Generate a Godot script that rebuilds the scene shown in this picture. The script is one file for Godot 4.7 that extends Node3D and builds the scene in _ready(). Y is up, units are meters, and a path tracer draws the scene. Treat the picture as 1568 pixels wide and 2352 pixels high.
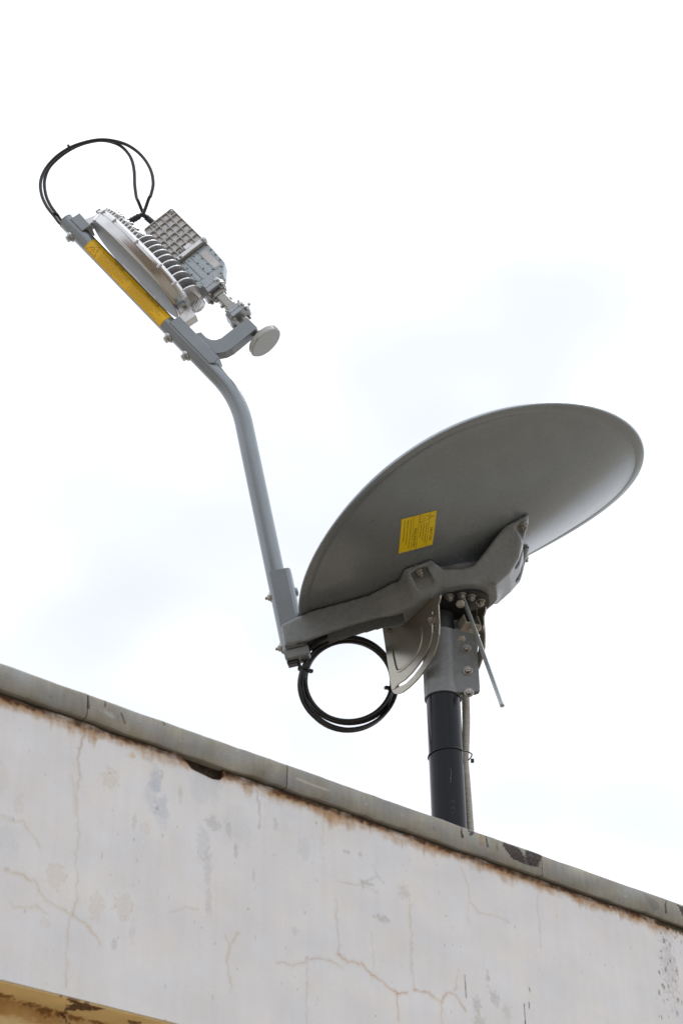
extends Node3D
# A satellite antenna on a mast behind a weathered parapet, seen from the ground under a bright overcast sky.

# ---------- camera and frames (photo measured at 1568 x 2352) ----------
const FOCAL := 4200.0
const PITCH := 34.8
const ROLL := -0.8
const EYE := Vector3(0, 1.6, 0)
var cam_r := Vector3.RIGHT
var cam_u := Vector3.UP
var cam_f := Vector3.FORWARD

var ANT := Transform3D()      # reflector frame: x towards the street, y along the reflector, z boresight
var MNT := Transform3D()      # mount frame: x along the elevation axis, y up, z away
var FEED := Transform3D()     # feed frame, in reflector coordinates: x down the arm, y towards the reflector side, z towards the street
const DISH_R := 0.49
const DISH_DEPTH := 0.065      # how far the middle lies behind the rim
const DISH_BODY := 0.942       # share of the radius inside the flat rim flange
const DISH_SIDE := 0.0748
var POLE := Vector3.ZERO
var WALL_DIR := Vector3.ZERO
var WALL_OUT := Vector3.ZERO
var rng := RandomNumberGenerator.new()
var M := {}

func px_ray(px: float, py: float) -> Vector3:
	return cam_f + cam_r * ((px - 784.0) / FOCAL) - cam_u * ((py - 1176.0) / FOCAL)

func px_hit(px: float, py: float, point: Vector3, normal: Vector3) -> Vector3:
	var r := px_ray(px, py)
	return EYE + r * ((point - EYE).dot(normal) / r.dot(normal))

func ap(px: float, py: float, x := 0.0) -> Vector3:      # a photo point on the plane x of the reflector frame
	return ANT.affine_inverse() * px_hit(px, py, ANT * Vector3(x, 0, 0), ANT.basis.x)

func mp(px: float, py: float, x := 0.0) -> Vector3:      # a photo point on the plane x of the mount frame
	return MNT.affine_inverse() * px_hit(px, py, MNT * Vector3(x, 0, 0), MNT.basis.x)

func dish_z(x: float, y: float) -> float:
	var s := sqrt(x * x + y * y) / DISH_R
	if s < 0.0001:
		return -DISH_DEPTH
	var c2 := x * x / (s * s * DISH_R * DISH_R)
	var t := minf(s / DISH_BODY, 1.0)
	return -DISH_DEPTH + (DISH_DEPTH + DISH_SIDE * c2) * pow(t, 1.5)

func dish_hit(px: float, py: float) -> Vector3:          # first meeting of a photo ray with the back of the reflector
	var inv := ANT.affine_inverse()
	var o := inv * EYE
	var d := inv.basis * px_ray(px, py)
	var t := 3.5
	var last := o + d * t
	for i in 4000:
		t += 0.0005
		var q := o + d * t
		if (q.z - dish_z(q.x, q.y)) * (last.z - dish_z(last.x, last.y)) < 0.0:
			return q
		last = q
	return last

# ---------- mesh building ----------
class Shape:
	var st := SurfaceTool.new()
	func _init() -> void:
		st.begin(Mesh.PRIMITIVE_TRIANGLES)
	func tri(a: Vector3, b: Vector3, c: Vector3, g := -1) -> void:
		st.set_smooth_group(g)
		st.add_vertex(a)
		st.add_vertex(c)
		st.add_vertex(b)
	func quad(a: Vector3, b: Vector3, c: Vector3, d: Vector3, g := -1) -> void:
		tri(a, b, c, g)
		tri(a, c, d, g)
	func tri_uv(p: Array, uv: Array, g := -1) -> void:
		st.set_smooth_group(g)
		for k in [0, 2, 1]:
			st.set_uv(uv[k])
			st.add_vertex(p[k])
	func quad_uv(p: Array, uv: Array, g := -1) -> void:
		tri_uv([p[0], p[1], p[2]], [uv[0], uv[1], uv[2]], g)
		tri_uv([p[0], p[2], p[3]], [uv[0], uv[2], uv[3]], g)
	func grid(rows: Array, wrap := false, g := 1) -> void:
		for i in rows.size() - 1:
			var a: PackedVector3Array = rows[i]
			var b: PackedVector3Array = rows[i + 1]
			var n := a.size()
			for j in (n if wrap else n - 1):
				var k := (j + 1) % n
				quad(a[j], a[k], b[k], b[j], g)
	func fan(ring: PackedVector3Array, flip := false, g := -1) -> void:
		var c := Vector3.ZERO
		for p in ring:
			c += p
		c /= ring.size()
		for j in ring.size():
			var k := (j + 1) % ring.size()
			if flip:
				tri(c, ring[k], ring[j], g)
			else:
				tri(c, ring[j], ring[k], g)
	func tube(path: PackedVector3Array, radii, seg := 12, caps := true) -> void:
		var rows := []
		var t0 := (path[1] - path[0]).normalized()
		var side := t0.cross(Vector3.UP if absf(t0.y) < 0.9 else Vector3.RIGHT).normalized()
		for i in path.size():
			var t := (path[mini(i + 1, path.size() - 1)] - path[maxi(i - 1, 0)]).normalized()
			side = (side - t * side.dot(t)).normalized()
			var other := t.cross(side)
			var r: float = radii if radii is float else radii[i]
			var ring := PackedVector3Array()
			for j in seg:
				var an := TAU * j / seg
				ring.append(path[i] + (side * cos(an) + other * sin(an)) * r)
			rows.append(ring)
		grid(rows, true, 1)
		if caps:
			fan(rows[0], true)
			fan(rows[-1])
	func lathe(xf: Transform3D, prof: Array, seg := 24, soft := false) -> void:   # (radius, height along z), upwards on the outside
		var rows := []
		for p in prof:
			var ring := PackedVector3Array()
			for j in seg:
				var an := TAU * j / seg
				ring.append(xf * Vector3(p.x * cos(an), p.x * sin(an), p.y))
			rows.append(ring)
		for i in rows.size() - 1:
			grid([rows[i], rows[i + 1]], true, 1 if soft else 2 + i)
		if prof[0].x > 0.0001:
			fan(rows[0], true)
		if prof[-1].x > 0.0001:
			fan(rows[-1])
	func inset(poly: PackedVector2Array, d: float) -> PackedVector2Array:
		var out := PackedVector2Array()
		var n := poly.size()
		for i in n:
			var e0 := (poly[i] - poly[(i + n - 1) % n]).normalized()
			var e1 := (poly[(i + 1) % n] - poly[i]).normalized()
			var n0 := Vector2(-e0.y, e0.x)
			var n1 := Vector2(-e1.y, e1.x)
			var m := (n0 + n1).normalized()
			out.append(poly[i] + m * (d / maxf(m.dot(n0), 0.4)))
		return out
	func slab(xf: Transform3D, poly_in: PackedVector2Array, z0: float, z1: float, bevel := 0.0) -> void:
		var poly := poly_in.duplicate()
		if Geometry2D.is_polygon_clockwise(poly):
			poly.reverse()
		var sm := inset(poly, bevel) if bevel > 0.0 else poly
		var rings := [[sm, z0], [poly, z0 + bevel], [poly, z1 - bevel], [sm, z1]] if bevel > 0.0 else [[poly, z0], [poly, z1]]
		var rows := []
		for r in rings:
			var ring := PackedVector3Array()
			for p in r[0]:
				ring.append(xf * Vector3(p.x, p.y, r[1]))
			rows.append(ring)
		var n := poly.size()
		for i in rows.size() - 1:
			for j in n:
				var k := (j + 1) % n
				quad(rows[i][j], rows[i][k], rows[i + 1][k], rows[i + 1][j])
		var idx := Geometry2D.triangulate_polygon(sm)
		for t in range(0, idx.size(), 3):
			var a := sm[idx[t]]
			var b := sm[idx[t + 1]]
			var c := sm[idx[t + 2]]
			if (b - a).cross(c - a) < 0.0:
				var h := b
				b = c
				c = h
			tri(xf * Vector3(a.x, a.y, z1), xf * Vector3(b.x, b.y, z1), xf * Vector3(c.x, c.y, z1))
			tri(xf * Vector3(a.x, a.y, z0), xf * Vector3(c.x, c.y, z0), xf * Vector3(b.x, b.y, z0))
	func box(xf: Transform3D, lo: Vector3, hi: Vector3, bevel := 0.001) -> void:
		slab(xf, PackedVector2Array([Vector2(lo.x, lo.y), Vector2(hi.x, lo.y), Vector2(hi.x, hi.y), Vector2(lo.x, hi.y)]), lo.z, hi.z, bevel)
	func hexbolt(xf: Transform3D, r: float, h: float, washer := 1.45, stud := 0.0) -> void:    # z outwards, standing on z = 0
		if washer > 0.0:
			lathe(xf, [Vector2(r * washer, -0.001), Vector2(r * washer, 0.0018), Vector2(r * washer * 0.93, 0.0026)], 20)
		var hex := PackedVector2Array()
		for k in 6:
			hex.append(Vector2.from_angle(TAU * k / 6.0) * r)
		slab(xf, hex, 0.0022, 0.0022 + h, r * 0.12)
		if stud > 0.0:
			lathe(xf, [Vector2(r * 0.5, h), Vector2(r * 0.5, h + stud - 0.001), Vector2(r * 0.38, h + stud)], 12)
	func mesh() -> ArrayMesh:
		st.generate_normals()
		return st.commit()

func rounded(lo: Vector2, hi: Vector2, r: float, seg := 4) -> PackedVector2Array:
	var out := PackedVector2Array()
	var corners := [[Vector2(hi.x - r, lo.y + r), -PI / 2], [Vector2(hi.x - r, hi.y - r), 0.0], [Vector2(lo.x + r, hi.y - r), PI / 2], [Vector2(lo.x + r, lo.y + r), PI]]
	for c in corners:
		for k in seg + 1:
			out.append(c[0] + Vector2.from_angle(c[1] + PI / 2 * k / seg) * r)
	return out

func looking(at: Vector3, z: Vector3, hint := Vector3.UP) -> Transform3D:   # a frame whose z axis points along z
	z = z.normalized()
	if absf(z.dot(hint.normalized())) > 0.97:
		hint = Vector3.RIGHT if absf(z.x) < 0.9 else Vector3.UP
	var x := hint.cross(z).normalized()
	return Transform3D(Basis(x, z.cross(x), z), at)

func smooth_path(pts: Array, step := 6) -> PackedVector3Array:              # Catmull-Rom
	var out := PackedVector3Array()
	for i in pts.size() - 1:
		var a: Vector3 = pts[maxi(i - 1, 0)]
		var b: Vector3 = pts[i]
		var c: Vector3 = pts[i + 1]
		var d: Vector3 = pts[mini(i + 2, pts.size() - 1)]
		for k in step:
			out.append(b.cubic_interpolate(c, a, d, float(k) / step))
	out.append(pts[-1])
	return out

func nets(sdf: Callable, lo: Vector3, hi: Vector3, cell: float) -> ArrayMesh:
	var nx := int(ceil((hi.x - lo.x) / cell)) + 1
	var ny := int(ceil((hi.y - lo.y) / cell)) + 1
	var nz := int(ceil((hi.z - lo.z) / cell)) + 1
	var f := PackedFloat32Array()
	f.resize(nx * ny * nz)
	for k in nz:
		for j in ny:
			for i in nx:
				f[(k * ny + j) * nx + i] = sdf.call(lo + Vector3(i, j, k) * cell)
	var id := PackedInt32Array()
	id.resize(nx * ny * nz)
	id.fill(-1)
	var verts := PackedVector3Array()
	var norms := PackedVector3Array()
	var corner := [Vector3i(0, 0, 0), Vector3i(1, 0, 0), Vector3i(0, 1, 0), Vector3i(1, 1, 0), Vector3i(0, 0, 1), Vector3i(1, 0, 1), Vector3i(0, 1, 1), Vector3i(1, 1, 1)]
	var edges := [[0, 1], [2, 3], [4, 5], [6, 7], [0, 2], [1, 3], [4, 6], [5, 7], [0, 4], [1, 5], [2, 6], [3, 7]]
	for k in nz - 1:
		for j in ny - 1:
			for i in nx - 1:
				var val := []
				var mask := 0
				for c in 8:
					var o: Vector3i = corner[c]
					var q := f[((k + o.z) * ny + j + o.y) * nx + i + o.x]
					val.append(q)
					if q < 0.0:
						mask |= 1 << c
				if mask == 0 or mask == 255:
					continue
				var sum := Vector3.ZERO
				var cnt := 0
				for e in edges:
					var a: float = val[e[0]]
					var b: float = val[e[1]]
					if (a < 0.0) != (b < 0.0):
						sum += Vector3(corner[e[0]]).lerp(Vector3(corner[e[1]]), a / (a - b))
						cnt += 1
				var p := lo + (Vector3(i, j, k) + sum / cnt) * cell
				id[(k * ny + j) * nx + i] = verts.size()
				verts.append(p)
				var h := cell * 0.5
				norms.append(Vector3(sdf.call(p + Vector3(h, 0, 0)) - sdf.call(p - Vector3(h, 0, 0)), sdf.call(p + Vector3(0, h, 0)) - sdf.call(p - Vector3(0, h, 0)), sdf.call(p + Vector3(0, 0, h)) - sdf.call(p - Vector3(0, 0, h))).normalized())
	var index := PackedInt32Array()
	for k in range(1, nz - 1):
		for j in range(1, ny - 1):
			for i in range(1, nx - 1):
				var at := (k * ny + j) * nx + i
				var inside := f[at] < 0.0
				for ax in 3:
					var nb: int = at + [1, nx, nx * ny][ax]
					if (f[nb] < 0.0) == inside:
						continue
					var s1: int = [nx, nx * ny, 1][ax]
					var s2: int = [nx * ny, 1, nx][ax]
					var q := [id[at - s1 - s2], id[at - s2], id[at], id[at - s1]]
					if q.has(-1):
						continue
					if inside:
						index.append_array([q[0], q[2], q[1], q[0], q[3], q[2]])
					else:
						index.append_array([q[0], q[1], q[2], q[0], q[2], q[3]])
	var arr := []
	arr.resize(Mesh.ARRAY_MAX)
	arr[Mesh.ARRAY_VERTEX] = verts
	arr[Mesh.ARRAY_NORMAL] = norms
	arr[Mesh.ARRAY_INDEX] = index
	var m := ArrayMesh.new()
	m.add_surface_from_arrays(Mesh.PRIMITIVE_TRIANGLES, arr)
	return m

# ---------- scene objects ----------
func thing(called: String, label: String, category: String, xf := Transform3D(), group := "") -> Node3D:
	var o := Node3D.new()
	o.name = called
	add_child(o, true)
	o.transform = xf
	o.set_meta("label", label)
	o.set_meta("category", category)
	if group:
		o.set_meta("group", group)
	return o

func part(called: String, what, mat: Material, parent: Node3D, xf := Transform3D()) -> MeshInstance3D:
	var o := MeshInstance3D.new()
	o.name = called
	o.mesh = what.mesh() if what is Shape else what
	o.material_override = mat
	o.cast_shadow = GeometryInstance3D.SHADOW_CASTING_SETTING_ON
	parent.add_child(o, true)
	o.transform = xf
	return o

func lin(r: float, g: float, b: float) -> Color:
	return Color(r, g, b).linear_to_srgb()

func noise_tex(freq: float, low: float, high: float, size := 256, seed_ := 1, octaves := 4) -> NoiseTexture2D:
	var n := FastNoiseLite.new()
	n.noise_type = FastNoiseLite.TYPE_SIMPLEX_SMOOTH
	n.frequency = freq
	n.seed = seed_
	n.fractal_octaves = octaves
	var t := NoiseTexture2D.new()
	t.noise = n
	t.width = size
	t.height = size
	t.seamless = true
	t.normalize = true
	var g := Gradient.new()
	g.set_color(0, Color(low, low, low))
	g.set_color(1, Color(high, high, high))
	t.color_ramp = g
	return t

func mat(color: Color, rough: float, metal := 0.0, tex: Texture2D = null, scale_ := 6.0, rough_tex: Texture2D = null) -> StandardMaterial3D:
	var m := StandardMaterial3D.new()
	m.albedo_color = color
	m.roughness = rough
	m.metallic = metal
	if tex:
		m.albedo_texture = tex
	if rough_tex:
		m.roughness_texture = rough_tex
	if tex or rough_tex:
		m.uv1_triplanar = true
		m.uv1_scale = Vector3.ONE * scale_
	return m

func make_materials() -> void:
	var soft := noise_tex(0.012, 0.955, 1.0, 256, 3, 5)
	var fine := noise_tex(0.05, 0.88, 1.0, 256, 5, 5)
	var rough_v := noise_tex(0.02, 0.86, 1.0, 256, 9, 5)
	M.paint = mat(lin(0.242, 0.268, 0.287), 0.30, 0.45, soft, 3.0, rough_v)
	M.cast_paint = mat(lin(0.24, 0.258, 0.27), 0.36, 0.0, fine, 5.0, rough_v)
	M.shade_and_plug_black = mat(lin(0.03, 0.03, 0.033), 0.5)  # near black: shade below the hub painted as colour; also the dark plug
	M.galv = mat(lin(0.40, 0.375, 0.31), 0.34, 0.8, fine, 9.0, rough_v)
	M.zinc = mat(lin(0.55, 0.58, 0.58), 0.33, 0.9, fine, 14.0)
	M.bolt = mat(lin(0.45, 0.43, 0.40), 0.36, 0.9, fine, 20.0)
	M.alu = mat(lin(0.74, 0.74, 0.75), 0.36, 0.75, fine, 9.0, rough_v)
	M.alu_smooth = mat(lin(0.56, 0.555, 0.55), 0.17, 0.95)
	M.cast_alu = mat(lin(0.60, 0.59, 0.58), 0.45, 0.5, fine, 12.0, rough_v)
	M.flange_alu = mat(lin(0.40, 0.43, 0.46), 0.4, 0.7, fine, 10.0, rough_v)
	M.lid_face = mat(lin(0.24, 0.265, 0.29), 0.5, 0.0, soft, 5.0)
	M.blue_alu = mat(lin(0.40, 0.45, 0.48), 0.42, 0.7, fine, 10.0, rough_v)
	M.wave_alu = mat(lin(0.42, 0.42, 0.40), 0.4, 0.75, fine, 12.0, rough_v)
	M.cap = mat(lin(0.44, 0.46, 0.45), 0.5)
	M.rubber = mat(lin(0.02, 0.02, 0.022), 0.5)
	M.cable = mat(lin(0.018, 0.018, 0.02), 0.34)
	M.mast = mat(lin(0.012, 0.013, 0.018), 0.2, 0.0, soft, 6.0, rough_v)
	M.conduit = mat(lin(0.56, 0.54, 0.50), 0.6, 0.0, fine, 8.0)
	M.mast.metallic_specular = 0.3
	M.white_label = mat(lin(0.62, 0.62, 0.64), 0.5)
	M.print_ink = mat(lin(0.05, 0.05, 0.05), 0.6)

# ---------- environment ----------
func make_sky() -> void:
	var w := 768
	var h := 384
	var im := Image.create_empty(w, h, false, Image.FORMAT_RGBF)
	var n := FastNoiseLite.new()
	n.noise_type = FastNoiseLite.TYPE_SIMPLEX_SMOOTH
	n.frequency = 1.9
	n.fractal_octaves = 4
	n.fractal_gain = 0.42
	n.seed = 21
	var thin := [[1120.0, 700.0, 0.14, 0.5], [1420.0, 520.0, 0.12, 0.45], [860.0, 760.0, 0.09, 0.35], [1540.0, 780.0, 0.11, 0.42], [1500.0, 220.0, 0.10, 0.25], [180.0, 1420.0, 0.11, 0.55], [480.0, 1480.0, 0.10, 0.5], [760.0, 1560.0, 0.07, 0.5], [60.0, 820.0, 0.08, 0.4], [1560.0, 2000.0, 0.10, 0.55], [1330.0, 1900.0, 0.06, 0.35]]
	var dirs := []
	for t in thin:
		dirs.append(px_ray(t[0], t[1]).normalized())
	for j in h:
		var el := PI * (0.5 - (j + 0.5) / h)
		var up := sin(el)
		for i in w:
			var az := TAU * (i + 0.5) / w
			var d := Vector3(sin(az) * cos(el), up, -cos(az) * cos(el))
			var a := n.get_noise_3dv(d * Vector3(1, 1.9, 1))
			var t := smoothstep(0.1, 0.7, a) * 0.5
			var soft_t := 0.0
			var b2 := n.get_noise_3dv(d * Vector3(3.4, 7.0, 3.4) + Vector3(9, 3, 1))
			for k in dirs.size():
				var far: float = 1.0 - d.dot(dirs[k])
				var s: float = thin[k][2]
				soft_t = 1.0 - (1.0 - soft_t) * (1.0 - clampf(exp(-2.0 * far * far / (s * s * s * s) * 0.9) * thin[k][3] * (0.85 + 1.1 * b2), 0.0, 1.0))
			t = clampf(maxf(t, soft_t), 0.0, 1.0)
			var l := 0.99 + 0.55 * maxf(up, 0.0)
			var c := Color(1.01, 1.045, 1.105).lerp(Color(0.855, 0.895, 0.975), t)
			var f := lerpf(l, 1.0, t)
			im.set_pixel(i, j, Color(c.r * f, c.g * f, c.b * f))
	var pano := PanoramaSkyMaterial.new()
	pano.panorama = ImageTexture.create_from_image(im)
	var sky := Sky.new()
	sky.sky_material = pano
	var env := Environment.new()
	env.background_mode = Environment.BG_SKY
	env.sky = sky
	env.tonemap_mode = Environment.TONE_MAPPER_LINEAR
	env.tonemap_exposure = 1.03
	env.sdfgi_enabled = true
	env.ssao_enabled = true
	env.ssil_enabled = true
	var we := WorldEnvironment.new()
	we.name = "environment"
	we.environment = env
	add_child(we)

func _ready() -> void:
	rng.seed = 7
	var p := deg_to_rad(PITCH)
	var r0 := Vector3.RIGHT
	var u0 := Vector3(0, cos(p), sin(p))
	var ro := deg_to_rad(ROLL)
	cam_r = r0 * cos(ro) + u0 * sin(ro)
	cam_u = u0 * cos(ro) - r0 * sin(ro)
	cam_f = Vector3(0, sin(p), -cos(p))
	var cam := Camera3D.new()
	cam.name = "camera"
	add_child(cam)
	cam.transform = Transform3D(Basis(cam_r, cam_u, -cam_f), EYE)
	var lens := CameraAttributesPhysical.new()
	lens.frustum_focal_length = 64.0
	lens.frustum_focus_distance = 4.7
	lens.exposure_aperture = 8.0
	cam.attributes = lens
	cam.fov = rad_to_deg(2.0 * atan(1176.0 / FOCAL))
	cam.near = 0.05
	cam.far = 2000.0
	cam.current = true
	make_sky()
	var sun := DirectionalLight3D.new()
	sun.name = "sun"
	sun.light_energy = 0.3
	sun.light_angular_distance = 25.0
	sun.light_color = Color(1.0, 0.97, 0.93)
	sun.shadow_enabled = true
	add_child(sun)
	sun.transform = Transform3D.IDENTITY.looking_at(Vector3(-0.35, -1.0, 0.25))

	# frames
	var bore := Vector3(-0.4103, 0.9033, 0.1271).normalized()
	var away := Vector3(0.0990, 0.1819, -0.9783)
	away = (away - bore * away.dot(bore)).normalized()
	ANT = Transform3D(Basis(-away, bore.cross(-away), bore), Vector3(0.33871, 4.20711, -3.87899))
	POLE = px_hit(1012, 1500, ANT.origin, away)
	POLE.y = 0.0
	var mx := Vector3(-0.891, 0, 0.454).normalized()
	MNT = Transform3D(Basis(mx, Vector3.UP, mx.cross(Vector3.UP)), Vector3(POLE.x, 3.78, POLE.z))
	var top := Vector3(0, -0.58105, 1.41085)
	var fd := Vector3(0, 0.26670, -0.96378)
	FEED = Transform3D(Basis(fd, Vector3(0, 0.96378, 0.26670), Vector3.RIGHT), top)
	var wa := deg_to_rad(50.4)
	WALL_DIR = Vector3(sin(wa), 0, -cos(wa))
	WALL_OUT = Vector3(cos(wa), 0, sin(wa))
	make_materials()
	build_ground()
	build_building()
	build_street_house()
	build_mast()
	build_antenna()
	build_transceiver()
	build_cables()

# ---------- setting ----------
func build_ground() -> void:
	var s := Shape.new()
	s.box(Transform3D(), Vector3(-300, -0.4, -300), Vector3(300, 0, 300), 0.0)
	var t := noise_tex(0.02, 0.7, 1.0, 512, 31, 6)
	var g := part("ground", s, mat(lin(0.40, 0.345, 0.275), 0.95, 0.0, t, 0.35), self)
	g.set_meta("kind", "structure")

class Paint:
	var w := 0
	var h := 0
	var px := PackedFloat32Array()
	var noise := FastNoiseLite.new()
	func _init(w_: int, h_: int, seed_: int) -> void:
		w = w_
		h = h_
		px.resize(w * h * 3)
		noise.noise_type = FastNoiseLite.TYPE_SIMPLEX_SMOOTH
		noise.frequency = 1.0
		noise.fractal_octaves = 4
		noise.seed = seed_
	func mixin(x: int, y: int, c: Color, a: float) -> void:
		var k := (y * w + x) * 3
		px[k] += (c.r - px[k]) * a
		px[k + 1] += (c.g - px[k + 1]) * a
		px[k + 2] += (c.b - px[k + 2]) * a
	func blob(at: Vector2, rx: float, ry: float, c: Color, a: float, freq := 0.06, ragged := 0.6, ring := 0.0) -> void:
		var reach := 1.7
		for y in range(maxi(0, int(at.y - ry * reach)), mini(h, int(at.y + ry * reach) + 1)):
			for x in range(maxi(0, int(at.x - rx * reach)), mini(w, int(at.x + rx * reach) + 1)):
				var d := Vector2((x - at.x) / rx, (y - at.y) / ry).length() + noise.get_noise_2d(x * freq, y * freq) * ragged
				var k := smoothstep(1.05, 0.45, d)
				if ring > 0.0:
					k = maxf(k * 0.45, 1.0 - minf(1.0, absf(d - 0.85) / ring))
				if k > 0.0:
					mixin(x, y, c, k * a * (0.7 + 0.5 * noise.get_noise_2d(x * 0.21 + 90.0, y * 0.21)))
	func crack(pts: Array, r: float, c: Color, a: float, wobble := 2.0) -> void:
		line(pts, r * 0.62, c, a * 0.52, wobble)
		line(pts, r * 2.2, c, a * 0.13, wobble)
	func line(pts: Array, r: float, c: Color, a: float, wobble := 2.0) -> void:
		var run := 0.0
		var cover := {}
		for i in pts.size() - 1:
			var p: Vector2 = pts[i]
			var q: Vector2 = pts[i + 1]
			var n := maxi(1, int(p.distance_to(q) * 1.5))
			for k in n:
				var t := float(k) / n
				var at := p.lerp(q, t)
				run += p.distance_to(q) / n
				at += Vector2(noise.get_noise_2d(run * 0.05, 3.0 + p.x), noise.get_noise_2d(run * 0.05, 77.0 + p.y)) * wobble * 2.0
				var str := a * clampf(0.75 + 0.7 * noise.get_noise_2d(run * 0.03, 140.0 + pts[0].x), 0.2, 1.0)
				var rr := r * (1.0 + 0.6 * noise.get_noise_2d(run * 0.04, 9.0))
				for y in range(maxi(0, int(at.y - rr - 1)), mini(h, int(at.y + rr + 2))):
					for x in range(maxi(0, int(at.x - rr - 1)), mini(w, int(at.x + rr + 2))):
						var f := clampf(rr + 0.5 - Vector2(x, y).distance_to(at), 0.0, 1.0) * str
						var id := y * w + x
						if f > cover.get(id, 0.0):
							cover[id] = f
		for id in cover:
			mixin(id % w, id / w, c, cover[id])
	func patch(poly: PackedVector2Array, c: Color, a: float, rag := 3.0, freq := 0.15) -> void:
		var lo := poly[0]
		var hi := poly[0]
		for p in poly:
			lo = lo.min(p)
			hi = hi.max(p)
		for y in range(maxi(0, int(lo.y - 4)), mini(h, int(hi.y + 5))):
			for x in range(maxi(0, int(lo.x - 4)), mini(w, int(hi.x + 5))):
				var q := Vector2(x + noise.get_noise_2d(x * freq, y * freq) * rag * 2.0, y + noise.get_noise_2d(x * freq + 50.0, y * freq) * rag)
				if Geometry2D.is_point_in_polygon(q, poly):
					mixin(x, y, c, a * clampf(0.9 + 0.5 * noise.get_noise_2d(x * 0.3, y * 0.1 + 20.0), 0.0, 1.0))
	func texture() -> ImageTexture:
		var b := PackedByteArray()
		b.resize(w * h * 3)
		for k in px.size():
			b[k] = int(clampf(px[k], 0.0, 1.0) * 255.0 + 0.5)
		return ImageTexture.create_from_image(Image.create_from_data(w, h, false, Image.FORMAT_RGB8, b))

const TEX_S0 := -1.75       # wall texture: metres along the wall at its left end, metres per pixel
const TEX_M := 0.00132
const WALL_TOP := 3.26
const COPING_LOW := 3.208
const FASCIA_LOW := 2.690
const PLASTER_Z := -0.012
const LOWER_Z := -0.085
var WALL := Transform3D()

func wall_at(px: float, py: float, z := PLASTER_Z) -> Vector2:
	var q := WALL.affine_inverse() * px_hit(px, py, WALL * Vector3(0, 0, z), WALL.basis.z)
	return Vector2(q.x, q.y)

func tex_at(px: float, py: float, z := PLASTER_Z, top := 3.215) -> Vector2:
	var q := wall_at(px, py, z)
	return Vector2((q.x - TEX_S0) / TEX_M, (top - q.y) / TEX_M)

func z7(pts: Array, z := PLASTER_Z, top := 3.215) -> Array:      # points measured in an enlargement of the photo's lower left
	var out := []
	for p in pts:
		out.append(tex_at(p[0] * 0.50556, 1466.5 + p[1] * 0.50556, z, top))
	return out

func z8(pts: Array, z := PLASTER_Z, top := 3.215) -> Array:      # and of its lower right
	var out := []
	for p in pts:
		out.append(tex_at(775.3 + p[0] * 0.50556, 1466.5 + p[1] * 0.50556, z, top))
	return out

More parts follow.
